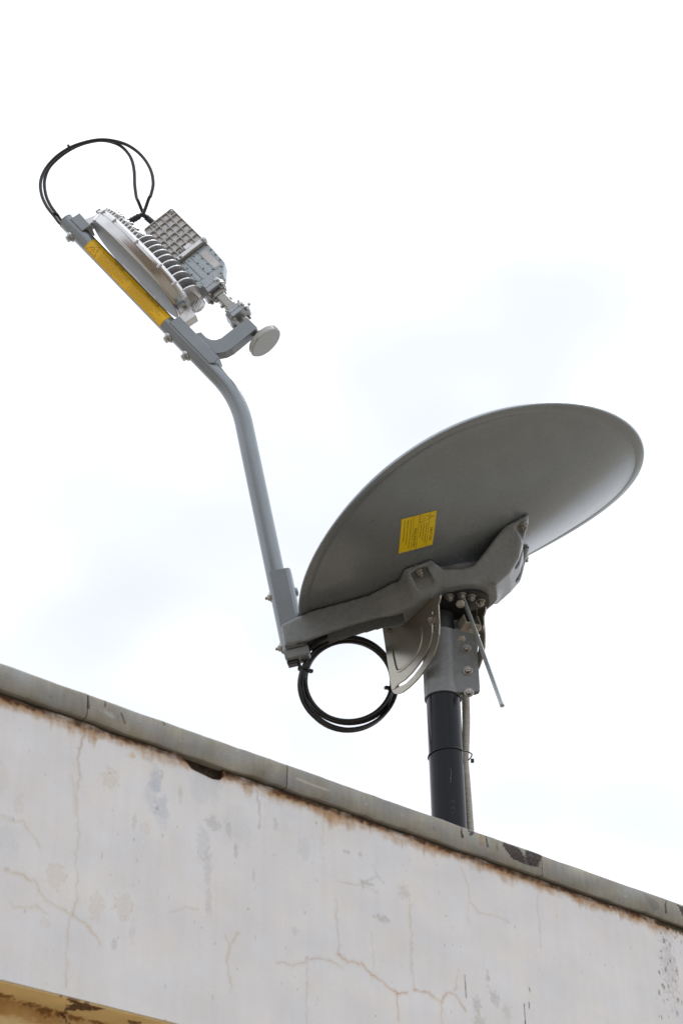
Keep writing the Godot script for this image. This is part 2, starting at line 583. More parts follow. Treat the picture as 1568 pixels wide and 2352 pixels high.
func paint_plaster() -> ImageTexture:
	var p := Paint.new(1800, 404, 11)
	var n := p.noise
	for y in p.h:
		for x in p.w:
			var big := n.get_noise_2d(x * 0.006, y * 0.009)
			var streak := n.get_noise_2d(x * 0.045 + 300.0, y * 0.004)
			var fine := n.get_noise_2d(x * 0.2, y * 0.16 + 900.0)
			var warm := n.get_noise_2d(x * 0.009 + 70.0, y * 0.011 + 40.0)
			var v := 0.852 + 0.026 * big + 0.011 * streak + 0.012 * fine
			var k := (y * p.w + x) * 3
			p.px[k] = v + 0.010 * warm + 0.003
			p.px[k + 1] = v + 0.002 * warm
			p.px[k + 2] = v - 0.016 * warm + 0.004
	var tan_ := Color(0.74, 0.66, 0.55)
	var grey := Color(0.50, 0.50, 0.50)
	var blue := Color(0.62, 0.655, 0.72)
	# bare render showing through, mildew and water marks
	for b in [[705, 640, 22, 46, 0.75], [735, 780, 30, 50, 0.7], [690, 700, 26, 60, 0.45], [930, 660, 70, 60, 0.35], [1080, 850, 60, 70, 0.25], [1260, 800, 60, 60, 0.2], [30, 900, 50, 60, 0.35]]:
		p.blob(z7([[b[0], b[1]]])[0], b[2] * 0.55, b[3] * 0.55, blue, b[4] * 0.62, 0.045, 0.5)
	for b in [[970, 840, 30, 25, 0.5], [710, 770, 8, 8, 0.7], [1040, 870, 12, 30, 0.35], [920, 930, 25, 60, 0.3], [945, 1040, 16, 60, 0.3], [945, 1210, 14, 40, 0.35], [1070, 960, 10, 20, 0.5], [610, 830, 8, 26, 0.4], [820, 700, 8, 30, 0.4], [735, 620, 6, 18, 0.5], [670, 550, 20, 10, 0.4], [1250, 840, 10, 22, 0.35], [1380, 960, 24, 40, 0.22], [520, 1390, 10, 18, 0.45], [750, 1575, 6, 10, 0.4], [965, 1625, 6, 8, 0.4], [462, 990, 4, 12, 0.7], [30, 1045, 16, 6, 0.4], [1150, 1070, 8, 26, 0.35], [1340, 1330, 14, 14, 0.3], [600, 1330, 10, 40, 0.2]]:
		p.blob(z7([[b[0], b[1]]])[0], b[2] * 0.55, b[3] * 0.55, grey, b[4] * 0.55, 0.08, 0.6)
	for b in [[500, 635, 34, 36, 0.5], [255, 1075, 34, 46, 0.42], [440, 1220, 26, 50, 0.42], [560, 1215, 34, 42, 0.45], [660, 860, 20, 22, 0.35], [85, 750, 16, 36, 0.35], [205, 1290, 18, 16, 0.35], [10, 630, 20, 50, 0.3]]:
		p.blob(z7([[b[0], b[1]]])[0], b[2] * 0.42, b[3] * 0.42, tan_, b[4], 0.08, 0.7, 0.16)
	for b in [[200, 1270, 44, 16, 0.45], [130, 1110, 40, 10, 0.45], [300, 1150, 34, 30, 0.3], [630, 1660, 24, 36, 0.4], [680, 1540, 12, 36, 0.4], [710, 1630, 26, 34, 0.4], [640, 1740, 40, 30, 0.35], [40, 970, 20, 12, 0.45], [100, 980, 14, 10, 0.4], [770, 1700, 30, 40, 0.25]]:
		p.blob(z8([[b[0], b[1]]])[0], b[2] * 0.42, b[3] * 0.42, Color(0.60, 0.59, 0.55), b[4], 0.1, 0.75)
	for k in 46:
		var at: Vector2 = z8([[1500 + rng.randf_range(-45, 60), rng.randf_range(1330, 1720)]])[0]
		p.blob(at, rng.randf_range(1, 4), rng.randf_range(1.5, 7), Color(0.36, 0.34, 0.33), rng.randf_range(0.25, 0.8), 0.3, 0.6)
	p.blob(z8([[1500, 1480]])[0], 22, 75, Color(0.62, 0.61, 0.60), 0.35, 0.08, 0.9)
	for k in 170:
		var at := Vector2(rng.randf_range(0, p.w), rng.randf_range(20, p.h))
		p.blob(at, rng.randf_range(0.8, 2.2), rng.randf_range(1.0, 4.0), Color(0.5, 0.48, 0.45), rng.randf_range(0.15, 0.5), 0.3, 0.5)
	# cracks
	var brown := Color(0.62, 0.53, 0.45)
	p.crack(z7([[385, 365], [380, 440], [360, 500], [355, 560], [362, 620]]), 1.5, Color(0.52, 0.45, 0.40), 0.75)
	p.crack(z7([[362, 620], [345, 700], [350, 790], [360, 880], [340, 980], [355, 1100], [345, 1200], [310, 1300], [300, 1440], [300, 1590]]), 2.0, brown, 0.34)
	p.crack(z7([[335, 560], [330, 700], [345, 800]]), 3.0, brown, 0.2)
	p.crack(z7([[10, 800], [60, 830], [100, 830], [180, 940]]), 1.6, tan_, 0.6)
	p.crack(z7([[20, 1050], [100, 1070], [150, 1100], [210, 1190], [320, 1245], [400, 1310], [460, 1390]]), 1.9, tan_, 0.8)
	p.crack(z7([[50, 1190], [60, 1220], [160, 1215], [215, 1250]]), 1.5, tan_, 0.6)
	p.crack(z7([[1085, 1330], [1045, 1390], [1030, 1450], [1040, 1530], [1050, 1610]]), 1.5, tan_, 0.75)
	p.crack(z7([[1020, 1350], [1045, 1390]]), 1.4, tan_, 0.6)
	p.crack(z7([[1260, 1470], [1340, 1480], [1400, 1450], [1450, 1455], [1500, 1460], [1560, 1500]]), 1.5, brown, 0.5)
	p.crack(z7([[1400, 1455], [1395, 1560], [1390, 1740]]), 1.5, brown, 0.4)
	p.crack(z7([[1165, 650], [1175, 740], [1180, 800], [1178, 860]]), 1.4, grey, 0.6)
	p.crack(z7([[780, 1240], [830, 1225], [900, 1225]]), 1.4, tan_, 0.5)
	p.crack(z7([[1470, 720], [1465, 880], [1450, 960]]), 1.6, tan_, 0.45)
	p.crack(z7([[1525, 1180], [1530, 1300], [1535, 1420], [1568, 1450]]), 1.4, brown, 0.5)
	p.crack(z8([[325, 1180], [335, 1330], [333, 1480], [350, 1600]]), 1.4, tan_, 0.8)
	var rusty := Color(0.69, 0.53, 0.41)
	p.crack(z8([[0, 1435], [40, 1465], [100, 1475], [130, 1505], [200, 1555], [270, 1615], [315, 1608]]), 1.9, rusty, 0.9)
	p.crack(z8([[350, 1600], [400, 1605], [470, 1650], [495, 1612], [530, 1615], [580, 1690]]), 1.8, rusty, 0.9)
	p.crack(z8([[270, 1615], [275, 1740]]), 1.4, rusty, 0.7)
	p.crack(z8([[470, 1650], [470, 1750]]), 1.4, rusty, 0.6)
	p.crack(z8([[545, 1500], [530, 1605]]), 1.2, brown, 0.5)
	p.crack(z8([[560, 1040], [590, 1120], [600, 1190], [640, 1245], [720, 1260], [780, 1290]]), 1.5, tan_, 0.6)
	p.crack(z8([[590, 1190], [595, 1300]]), 1.3, tan_, 0.4)
	p.crack(z8([[905, 1140], [905, 1210], [920, 1400]]), 1.4, tan_, 0.6)
	p.crack(z8([[160, 1030], [180, 1080], [120, 1105], [110, 1130]]), 1.6, grey, 0.45)
	p.crack(z8([[180, 1080], [210, 1110]]), 1.2, grey, 0.4)
	p.crack(z8([[0, 1100], [60, 1110], [110, 1120], [180, 1150]]), 1.4, brown, 0.4)
	p.crack(z8([[150, 1330], [160, 1440], [150, 1560]]), 1.3, tan_, 0.45)
	for q in [[[575, 1530], [582, 1632]], [[845, 1660], [850, 1752]], [[868, 1588], [870, 1606]], [[866, 1654], [867, 1680]]]:
		p.line(z8(q), 1.1, Color(0.3, 0.3, 0.31), 0.85, 0.3)
	# rust and dirt washed out of the joint under the coping
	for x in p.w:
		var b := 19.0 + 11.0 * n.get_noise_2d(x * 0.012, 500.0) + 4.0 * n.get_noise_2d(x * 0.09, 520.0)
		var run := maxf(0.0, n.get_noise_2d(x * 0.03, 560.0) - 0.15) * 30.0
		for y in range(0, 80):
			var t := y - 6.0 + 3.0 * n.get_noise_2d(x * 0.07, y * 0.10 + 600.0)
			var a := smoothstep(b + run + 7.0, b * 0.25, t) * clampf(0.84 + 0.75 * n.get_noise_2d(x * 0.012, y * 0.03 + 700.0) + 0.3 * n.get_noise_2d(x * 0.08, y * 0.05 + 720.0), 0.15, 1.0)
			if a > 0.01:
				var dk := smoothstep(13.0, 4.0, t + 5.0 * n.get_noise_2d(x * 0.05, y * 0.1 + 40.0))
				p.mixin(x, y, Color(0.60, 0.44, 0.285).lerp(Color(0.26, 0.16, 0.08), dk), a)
	for b in [[1520, 810, 26, 46, 0.5], [600, 530, 24, 16, 0.5], [760, 500, 60, 14, 0.5]]:
		p.blob(z7([[b[0], b[1]]])[0], b[2] * 0.42, b[3] * 0.42, Color(0.76, 0.62, 0.45), b[4], 0.08, 0.8)
	p.blob(z8([[1500, 1300]])[0], 42, 10, Color(0.17, 0.15, 0.06), 0.95, 0.1, 0.6)
	p.blob(z8([[1560, 1325]])[0], 26, 9, Color(0.15, 0.13, 0.05), 0.95, 0.1, 0.6)
	return p.texture()

func paint_coping() -> ImageTexture:
	var p := Paint.new(1800, 150, 17)
	var n := p.noise
	for y in p.h:
		for x in p.w:
			var big := n.get_noise_2d(x * 0.008, y * 0.012)
			var warm := n.get_noise_2d(x * 0.011 + 70.0, y * 0.02 + 40.0)
			var fine := n.get_noise_2d(x * 0.25, y * 0.2 + 900.0)
			var streak := n.get_noise_2d(x * 0.08 + 40.0, y * 0.01 + 300.0)
			var v := 0.56 + 0.05 * big + 0.035 * fine + 0.03 * streak
			var k := (y * p.w + x) * 3
			p.px[k] = v + 0.024 * warm + 0.008
			p.px[k + 1] = v + 0.008 * warm
			p.px[k + 2] = v - 0.032 * warm - 0.030
	var T := WALL_TOP
	var dark := Color(0.20, 0.165, 0.16)
	var d := func(ox: float, oy: float, pts: Array) -> Array:
		var out := []
		for q in pts:
			out.append(tex_at(ox + q[0] * 0.3539, oy + q[1] * 0.3539, 0.0, T))
		return out
	p.patch(PackedVector2Array(d.call(1013, 1862.9, [[392, 200], [440, 212], [500, 238], [530, 290], [545, 350], [552, 385], [460, 352], [430, 290], [400, 248]])), dark, 0.97)
	p.patch(PackedVector2Array(d.call(1013, 1862.9, [[540, 250], [600, 258], [652, 288], [625, 398], [560, 388], [545, 340]])), dark, 0.97)
	p.patch(PackedVector2Array(d.call(1013, 1862.9, [[1525, 600], [1600, 640], [1620, 720], [1568, 700]])), dark, 0.95)
	p.patch(PackedVector2Array(d.call(1013, 1862.9, [[180, 118], [218, 132], [200, 158], [185, 182]])), dark, 0.9)
	for q in [[[130, 108], [136, 192]], [[290, 165], [298, 255]], [[1452, 585], [1458, 700]]]:
		p.line(d.call(1013, 1862.9, q), 2.2, dark, 0.9, 1.0)
	p.line(d.call(1013, 1862.9, [[255, 150], [255, 245]]), 4.0, Color(0.60, 0.43, 0.28), 0.7, 1.0)
	p.line(d.call(1013, 1862.9, [[355, 200], [360, 290]]), 2.5, Color(0.4, 0.36, 0.33), 0.5, 1.0)
	p.line(d.call(1013, 1862.9, [[1330, 560], [1390, 640]]), 10.0, Color(0.40, 0.40, 0.40), 0.5, 3.0)
	for q in [[[577, 250], [574, 320], [570, 384]], [[680, 290], [683, 346]], [[788, 378], [812, 470]], [[1062, 424], [1066, 456]]]:
		p.line(d.call(0, 1506.2, q), 1.7, Color(0.22, 0.2, 0.2), 0.85, 1.0)
	for q in [[700, 400, 14, 8], [720, 420, 8, 6], [60, 90, 40, 14], [140, 130, 16, 24]]:
		var at: Vector2 = d.call(0, 1506.2, [[q[0], q[1]]])[0]
		p.blob(at, q[2], q[3], Color(0.74, 0.75, 0.75) if q[0] > 600 else Color(0.60, 0.63, 0.64), 0.6, 0.2, 0.9)
	for k in 8:
		p.blob(tex_at(684 + k * 9, 1801 + k * 3.4, 0.0, T), 7, 4, Color(0.76, 0.75, 0.72), 0.75, 0.3, 0.9)
	for k in 120:
		p.blob(Vector2(rng.randf_range(0, p.w), rng.randf_range(0, 40)), rng.randf_range(1, 6), rng.randf_range(1, 6), Color(0.42, 0.39, 0.35) if rng.randf() < 0.6 else Color(0.72, 0.70, 0.66), rng.randf_range(0.15, 0.5), 0.2, 0.8)
	return p.texture()

func paint_ochre() -> ImageTexture:
	var p := Paint.new(1000, 300, 23)      # upper 64 rows: the soffit, then the lower wall
	var n := p.noise
	for y in p.h:
		for x in p.w:
			var big := n.get_noise_2d(x * 0.012, y * 0.015)
			var fine := n.get_noise_2d(x * 0.15, y * 0.15 + 900.0)
			var k := (y * p.w + x) * 3
			var v := 1.0 + 0.06 * big + 0.03 * fine
			p.px[k] = 0.88 * v
			p.px[k + 1] = 0.79 * v
			p.px[k + 2] = 0.60 * v
	for x in p.w:                            # damp and rust along the inner edge of the soffit
		var m := clampf(0.5 + 1.1 * n.get_noise_2d(x * 0.012, 60.0), 0.0, 1.0)
		for y in range(30, 90):
			var a := m * smoothstep(20.0, 3.0, absf(y - 60.0) + 14.0 * n.get_noise_2d(x * 0.05, y * 0.08)) * 0.5
			if a > 0.01:
				p.mixin(x, y, Color(0.66, 0.42, 0.14), a)
	var spot := func(px_: float, py_: float) -> Vector2:
		var h := WALL.affine_inverse() * px_hit(px_, py_, Vector3(0, FASCIA_LOW, 0), Vector3.UP)
		return Vector2((h.x - TEX_S0) / TEX_M, (PLASTER_Z - h.z) / TEX_M)
	var q := func(pts: Array) -> PackedVector2Array:
		var out := PackedVector2Array()
		for e in pts:
			out.append(spot.call(e[0] * 0.2831, 2187.9 + e[1] * 0.2831))
		return out
	p.patch(q.call([[470, 330], [560, 345], [640, 375], [760, 410], [865, 435], [800, 445], [690, 450], [600, 450], [550, 462], [520, 540], [500, 530], [530, 440], [600, 390], [560, 360]]), Color(0.30, 0.20, 0.14), 0.95, 5.0, 0.1)
	p.patch(q.call([[1040, 530], [1160, 545], [1130, 570], [1060, 560]]), Color(0.36, 0.24, 0.14), 0.8, 4.0, 0.1)
	for e in [[70, 340, 14, 10], [250, 400, 16, 10], [380, 445, 14, 12], [490, 470, 10, 8], [600, 500, 20, 6], [790, 545, 14, 6], [20, 320, 12, 6]]:
		p.blob(q.call([[e[0], e[1]]])[0], e[2], e[3], Color(0.44, 0.27, 0.10), 0.8, 0.1, 0.8)
	return p.texture()

func uv_material(tex: Texture2D, rough: float, bump: Texture2D = null, bump_cm := 0.0) -> StandardMaterial3D:
	var m := StandardMaterial3D.new()
	m.albedo_texture = tex
	m.roughness = rough
	m.texture_repeat = true
	if bump:
		m.heightmap_enabled = true
		m.heightmap_texture = bump
		m.heightmap_scale = bump_cm
	return m

func build_building() -> void:
	WALL = Transform3D(Basis(WALL_DIR, Vector3.UP, WALL_OUT), Vector3(POLE.x, 0, POLE.z) + WALL_OUT * 0.30)
	var house := thing("house", "white plastered house wall with rust stains under a grey concrete coping", "house", WALL)
	var S0 := -3.2
	var S1 := 3.4
	var edge := FastNoiseLite.new()
	edge.seed = 4
	edge.frequency = 9.0
	edge.fractal_octaves = 4
	# plaster face with a ragged upper edge and the broken-out hollow
	var poly := PackedVector2Array()
	var hollow := []
	for q in [[818, 500], [828, 528], [850, 568], [872, 592], [905, 610], [940, 626], [965, 640], [1000, 646], [1018, 628], [1010, 600], [1020, 578]]:
		hollow.append(wall_at(q[0] * 0.50556, 1466.5 + q[1] * 0.50556))
	var x := S0
	poly.append(Vector2(S0, FASCIA_LOW))
	var done := false
	while x < S1:
		if x > hollow[0].x - 0.01 and x < hollow[-1].x + 0.01:
			if not done:
				for q in hollow:
					poly.append(q + Vector2(rng.randf_range(-0.001, 0.001), rng.randf_range(-0.001, 0.001)))
				done = true
		else:
			poly.append(Vector2(x, COPING_LOW - 0.003 - 0.005 * maxf(0.0, edge.get_noise_1d(x) + 0.25)))
		x += 0.012
	poly.append(Vector2(S1, FASCIA_LOW))
	var s := Shape.new()
	var uvf := func(v: Vector2) -> Vector2:
		return Vector2((v.x - TEX_S0) / TEX_M / 1800.0, (3.215 - v.y) / TEX_M / 404.0)
	var idx := Geometry2D.triangulate_polygon(poly)
	for t in range(0, idx.size(), 3):
		var tri := [poly[idx[t]], poly[idx[t + 1]], poly[idx[t + 2]]]
		if (tri[1] - tri[0]).cross(tri[2] - tri[0]) < 0.0:
			tri = [tri[0], tri[2], tri[1]]
		s.tri_uv([Vector3(tri[0].x, tri[0].y, PLASTER_Z), Vector3(tri[1].x, tri[1].y, PLASTER_Z), Vector3(tri[2].x, tri[2].y, PLASTER_Z)], [uvf.call(tri[0]), uvf.call(tri[1]), uvf.call(tri[2])])
	for i in poly.size():
		var a := poly[i]
		var b := poly[(i + 1) % poly.size()]
		s.quad_uv([Vector3(b.x, b.y, PLASTER_Z), Vector3(a.x, a.y, PLASTER_Z), Vector3(a.x, a.y, PLASTER_Z - 0.010), Vector3(b.x, b.y, PLASTER_Z - 0.010)], [uvf.call(b), uvf.call(a), uvf.call(a), uvf.call(b)])
	var face := paint_plaster()
	var pm := uv_material(face, 0.9, face, 0.16)
	part("plaster_face", s, pm, house)
	# masonry behind the plaster, seen in the hollow
	s = Shape.new()
	s.box(Transform3D(), Vector3(S0, FASCIA_LOW + 0.004, -0.17), Vector3(S1, COPING_LOW - 0.001, PLASTER_Z - 0.0105), 0.0)
	part("masonry", s, mat(lin(0.08, 0.048, 0.026), 0.95, 0.0, noise_tex(0.05, 0.4, 1.0, 256, 8, 5), 6.0), house)
	# coping, cast in lengths
	var cm := uv_material(paint_coping(), 0.85)
	var cuts := [S0]
	for e in [[-180.0, 1456.0], [203.0, 1600.0], [660.0, 1762.0], [1243.0, 1970.0], [1900.0, 2198.0]]:
		cuts.append(wall_at(e[0], e[1], 0.0).x)
	cuts.append(S1)
	for i in cuts.size() - 1:
		s = Shape.new()
		var a: float = cuts[i] + 0.0012
		var b: float = cuts[i + 1] - 0.0012
		var shift := rng.randf_range(-0.0015, 0.0015)
		var prof := [Vector2(-0.19, COPING_LOW), Vector2(-0.004, COPING_LOW), Vector2(0, COPING_LOW + 0.005), Vector2(0, WALL_TOP - 0.006), Vector2(-0.002, WALL_TOP - 0.002), Vector2(-0.006, WALL_TOP), Vector2(-0.19, WALL_TOP + 0.004)]
		var vs := [0.78, 0.36, 0.33, 0.03, 0.012, 0.0, -0.6]
		var steps := maxi(2, int((b - a) / 0.02))
		var rows := []
		for k in steps + 1:
			var ss := lerpf(a, b, float(k) / steps)
			var row := []
			for j in prof.size():
				var q: Vector2 = prof[j]
				var wob := edge.get_noise_2d(ss * 0.8, j * 3.0) * 0.0026 + minf(0.0, edge.get_noise_2d(ss * 2.5, j * 3.0 + 40.0) + 0.25) * 0.006
				if j in [1, 2]:
					wob *= -1.4
				row.append([Vector3(ss, q.y + (wob if j in [1, 2, 5] else 0.0), q.x + shift + (wob if j in [2, 3, 4] else 0.0)), Vector2((ss - TEX_S0) / TEX_M / 1800.0, vs[j])])
			rows.append(row)
		for k in steps:
			for j in prof.size() - 1:
				var p := [rows[k][j], rows[k + 1][j], rows[k + 1][j + 1], rows[k][j + 1]]
				s.quad_uv([p[0][0], p[1][0], p[2][0], p[3][0]], [p[0][1], p[1][1], p[2][1], p[3][1]], -1 if j in [0, 5] else 1)
		for e in [0, steps]:
			for j in range(1, prof.size() - 1):
				var p := [rows[e][0], rows[e][j], rows[e][j + 1]]
				if e == 0:
					p = [p[0], p[2], p[1]]
				s.tri_uv([p[0][0], p[2][0], p[1][0]], [p[0][1], p[2][1], p[1][1]])
		part("coping_slab", s, cm, house)
	# ochre soffit and lower wall
	var om := uv_material(paint_ochre(), 0.9)
	s = Shape.new()
	var ouv := func(xx: float, d: float) -> Vector2:
		return Vector2((xx - TEX_S0) / TEX_M / 1000.0, d / TEX_M / 300.0)
	var dep := PLASTER_Z - 0.003 - LOWER_Z
	s.quad_uv([Vector3(S0, FASCIA_LOW - 0.003, LOWER_Z), Vector3(S1, FASCIA_LOW - 0.003, LOWER_Z), Vector3(S1, FASCIA_LOW - 0.003, PLASTER_Z - 0.003), Vector3(S0, FASCIA_LOW - 0.003, PLASTER_Z - 0.003)], [ouv.call(S0, dep), ouv.call(S1, dep), ouv.call(S1, 0.0), ouv.call(S0, 0.0)])
	s.quad_uv([Vector3(S0, FASCIA_LOW - 0.003, PLASTER_Z - 0.003), Vector3(S1, FASCIA_LOW - 0.003, PLASTER_Z - 0.003), Vector3(S1, FASCIA_LOW, PLASTER_Z - 0.003), Vector3(S0, FASCIA_LOW, PLASTER_Z - 0.003)], [ouv.call(S0, 0.0), ouv.call(S1, 0.0), ouv.call(S1, 0.0), ouv.call(S0, 0.0)])
	part("soffit", s, om, house)
	s = Shape.new()
	s.quad_uv([Vector3(S0, 0, LOWER_Z), Vector3(S1, 0, LOWER_Z), Vector3(S1, FASCIA_LOW - 0.003, LOWER_Z), Vector3(S0, FASCIA_LOW - 0.003, LOWER_Z)], [ouv.call(S0, dep + 2.68), ouv.call(S1, dep + 2.68), ouv.call(S1, dep), ouv.call(S0, dep)])
	for e in [[Vector3(S0, 0, LOWER_Z - 0.18), Vector3(S0, 0, LOWER_Z), Vector3(S0, 2.687, LOWER_Z), Vector3(S0, 2.687, LOWER_Z - 0.18)], [Vector3(S1, 0, LOWER_Z), Vector3(S1, 0, LOWER_Z - 0.18), Vector3(S1, 2.687, LOWER_Z - 0.18), Vector3(S1, 2.687, LOWER_Z)], [Vector3(S1, 0, LOWER_Z - 0.18), Vector3(S0, 0, LOWER_Z - 0.18), Vector3(S0, 2.687, LOWER_Z - 0.18), Vector3(S1, 2.687, LOWER_Z - 0.18)]]:
		s.quad_uv(e, [Vector2(0, 0.5), Vector2(1, 0.5), Vector2(1, 0.9), Vector2(0, 0.9)])
	part("lower_wall", s, om, house)
	# flat roof the mast stands on, and the far walls
	s = Shape.new()
	s.box(Transform3D(), Vector3(S0, 2.70, -5.2), Vector3(S1, 2.86, -0.171), 0.0)
	part("roof_slab", s, mat(lin(0.35, 0.275, 0.20), 0.9, 0.0, noise_tex(0.02, 0.6, 1.0, 512, 51, 6), 0.8), house)
	s = Shape.new()
	s.box(Transform3D(), Vector3(S0, 0, -5.2), Vector3(S0 + 0.17, 2.699, -0.27), 0.0)
	s.box(Transform3D(), Vector3(S1 - 0.17, 0, -5.2), Vector3(S1, 2.699, -0.27), 0.0)
	s.box(Transform3D(), Vector3(S0 + 0.171, 0, -5.2), Vector3(S1 - 0.171, 2.699, -5.03), 0.0)
	part("rear_wall", s, mat(lin(0.6, 0.6, 0.58), 0.9, 0.0, noise_tex(0.02, 0.85, 1.0, 256, 52, 5), 1.0), house)

func build_street_house() -> void:
	# the ochre two-storey house across the street, behind the photographer: it browns the lower half of what the bright metal mirrors
	var X := Transform3D(Basis(), Vector3(-3.0, 0, 9.0))
	var h := thing("street_house", "ochre two-storey house with brown tiled roof across the street", "house", X)
	var s := Shape.new()
	s.box(Transform3D(), Vector3(-11, 0, 0), Vector3(11, 6.6, 7), 0.01)
	part("wall", s, mat(lin(0.34, 0.25, 0.16), 0.9, 0.0, noise_tex(0.02, 0.8, 1.0, 256, 81, 5), 0.4), h)
	s = Shape.new()
	var gable := PackedVector2Array([Vector2(-0.5, 6.45), Vector2(7.5, 6.45), Vector2(7.5, 6.62), Vector2(3.5, 8.3), Vector2(-0.5, 6.62)])
	s.slab(Transform3D(Basis(Vector3(0, 0, 1), Vector3.UP, Vector3(-1, 0, 0)), Vector3.ZERO), gable, -11.4, 11.4, 0.0)
	part("roof", s, mat(lin(0.25, 0.12, 0.07), 0.85, 0.0, noise_tex(0.05, 0.6, 1.0, 256, 82, 5), 0.6), h)
	for k in 5:
		for lv in [1.0, 4.2]:
			var x := -8.8 + k * 4.4
			if lv < 2.0 and k == 2:
				s = Shape.new()
				s.box(Transform3D(), Vector3(x - 0.5, 0.0, -0.05), Vector3(x + 0.5, 2.1, -0.003), 0.01)
				part("door", s, mat(lin(0.12, 0.07, 0.04), 0.5), h)
				continue
			s = Shape.new()
			s.box(Transform3D(), Vector3(x - 0.6, lv, -0.03), Vector3(x + 0.6, lv + 1.3, -0.003), 0.005)
			var wf := part("window", s, mat(lin(0.5, 0.48, 0.44), 0.6), h)
			s = Shape.new()
			s.box(Transform3D(), Vector3(x - 0.52, lv + 0.08, -0.038), Vector3(x + 0.52, lv + 1.22, -0.031), 0.0)
			part("pane", s, mat(lin(0.02, 0.022, 0.025), 0.05), wf)

func build_mast() -> void:
	var base := Vector3(POLE.x, 2.862, POLE.z)
	var t := thing("mast", "glossy black steel mast rising behind the coping", "mast", Transform3D(Basis(), base))
	var s := Shape.new()
	s.lathe(looking(Vector3.ZERO, Vector3.UP), [Vector2(0.0415, 0.008), Vector2(0.0415, 1.05)], 48)
	part("tube", s, M.mast, t)
	s = Shape.new()
	s.lathe(looking(Vector3.ZERO, Vector3.UP), [Vector2(0.1, 0.0), Vector2(0.1, 0.008)], 32)
	part("base_plate", s, M.mast, t)
	# pale scratches in the paint of the tube
	var up := Vector3.UP
	var scr := mat(lin(0.2, 0.19, 0.18), 0.7)
	for q in [[650, 1180, 662, 1270], [662, 1270, 648, 1340], [660, 1330, 650, 1400], [652, 1660, 690, 1672], [690, 1672, 705, 1700], [690, 1770, 715, 1805], [662, 1790, 690, 1770], [665, 1850, 690, 1862]]:
		var pts := PackedVector3Array()
		for k in [0, 2]:
			var r := px_ray((1180 + q[k] * 0.19133) * 0.79272, (2000 + q[k + 1] * 0.19133) * 0.79272)
			var o := Vector2(EYE.x - POLE.x, EYE.z - POLE.z)
			var d := Vector2(r.x, r.z)
			var b := o.dot(d)
			var disc := b * b - d.length_squared() * (o.length_squared() - 0.0415 * 0.0415)
			if disc > 0.0:
				pts.append(EYE + r * ((-b - sqrt(disc)) / d.length_squared()) - base)
		if pts.size() == 2:
			s = Shape.new()
			s.tube(pts, 0.0004, 5)
			part("scratch", s, scr, t)
	# corrugated conduit strapped to the far right side
	var side := Vector3(cam_r.x, 0, cam_r.z).normalized()
	var back := Vector3(-side.z, 0, side.x)
	if back.dot(cam_f) < 0.0:
		back = -back
	var path := []
	for q in [[0.048, 1.06, 0.030], [0.056, 0.97, 0.026], [0.056, 0.885, 0.026], [0.0500, 0.80, 0.026], [0.0460, 0.765, 0.026], [0.0475, 0.70, 0.026], [0.0500, 0.55, 0.026], [0.052, 0.3, 0.026], [0.055, 0.0, 0.026]]:
		path.append(side * q[0] + back * q[2] + up * q[1])
	var line := smooth_path(path, 40)
	var dense := PackedVector3Array()
	var radii := []
	var run := 0.0
	for i in line.size() - 1:
		var n := maxi(1, int(line[i].distance_to(line[i + 1]) / 0.00095))
		for k in n:
			dense.append(line[i].lerp(line[i + 1], float(k) / n))
			run += line[i].distance_to(line[i + 1]) / n
			radii.append(0.0088 + 0.0014 * clampf(2.2 * sin(run * TAU / 0.0060), -1.0, 1.0))
	var c := thing("corrugated_conduit", "thin corrugated beige conduit strapped along the black mast", "conduit", Transform3D(Basis(), base))
	s = Shape.new()
	s.tube(dense, radii, 14)
	part("conduit_tube", s, M.conduit, c)
	# cable tie round mast and conduit
	var tie := thing("cable_tie", "thin black cable tie round the mast and its conduit", "cable tie", Transform3D(Basis(), base))
	s = Shape.new()
	var loop := PackedVector3Array()
	for k in 33:
		var an := TAU * k / 32.0
		var dirv := side * cos(an) + back * sin(an)
		var r := 0.0432
		var ca := dirv.dot((side * 0.046 + back * 0.026).normalized())
		if ca > 0.55:
			r += 0.0205 * smoothstep(0.55, 0.93, ca)
		loop.append(dirv * r + up * (0.762 + 0.004 * cos(an)))
	s.tube(loop, 0.0016, 6, false)
	s.box(looking(side * 0.064 + back * 0.028 + up * 0.762, side), Vector3(-0.004, -0.004, -0.003), Vector3(0.004, 0.004, 0.005), 0.0008)
	part("strap", s, M.rubber, tie)

func sd_poly(p: Vector2, poly: PackedVector2Array) -> float:
	var d := INF
	var s := 1.0
	var n := poly.size()
	var j := n - 1
	for i in n:
		var a := poly[i]
		var b := poly[j]
		var e := b - a
		var w := p - a
		var q := w - e * clampf(w.dot(e) / e.length_squared(), 0.0, 1.0)
		d = minf(d, q.length_squared())
		var c1 := p.y >= a.y
		var c2 := p.y < b.y
		var c3 := e.x * w.y > e.y * w.x
		if (c1 and c2 and c3) or not (c1 or c2 or c3):
			s = -s
		j = i
	return s * sqrt(d)

func smax(a: float, b: float, k: float) -> float:
	var h := maxf(k - absf(a - b), 0.0) / k
	return maxf(a, b) + h * h * k * 0.25

func along(table: Array, x: float) -> float:
	if x <= table[0].x:
		return table[0].y
	for i in table.size() - 1:
		if x < table[i + 1].x:
			var t: float = (x - table[i].x) / (table[i + 1].x - table[i].x)
			return lerpf(table[i].y, table[i + 1].y, t * t * (3.0 - 2.0 * t))
	return table[-1].y

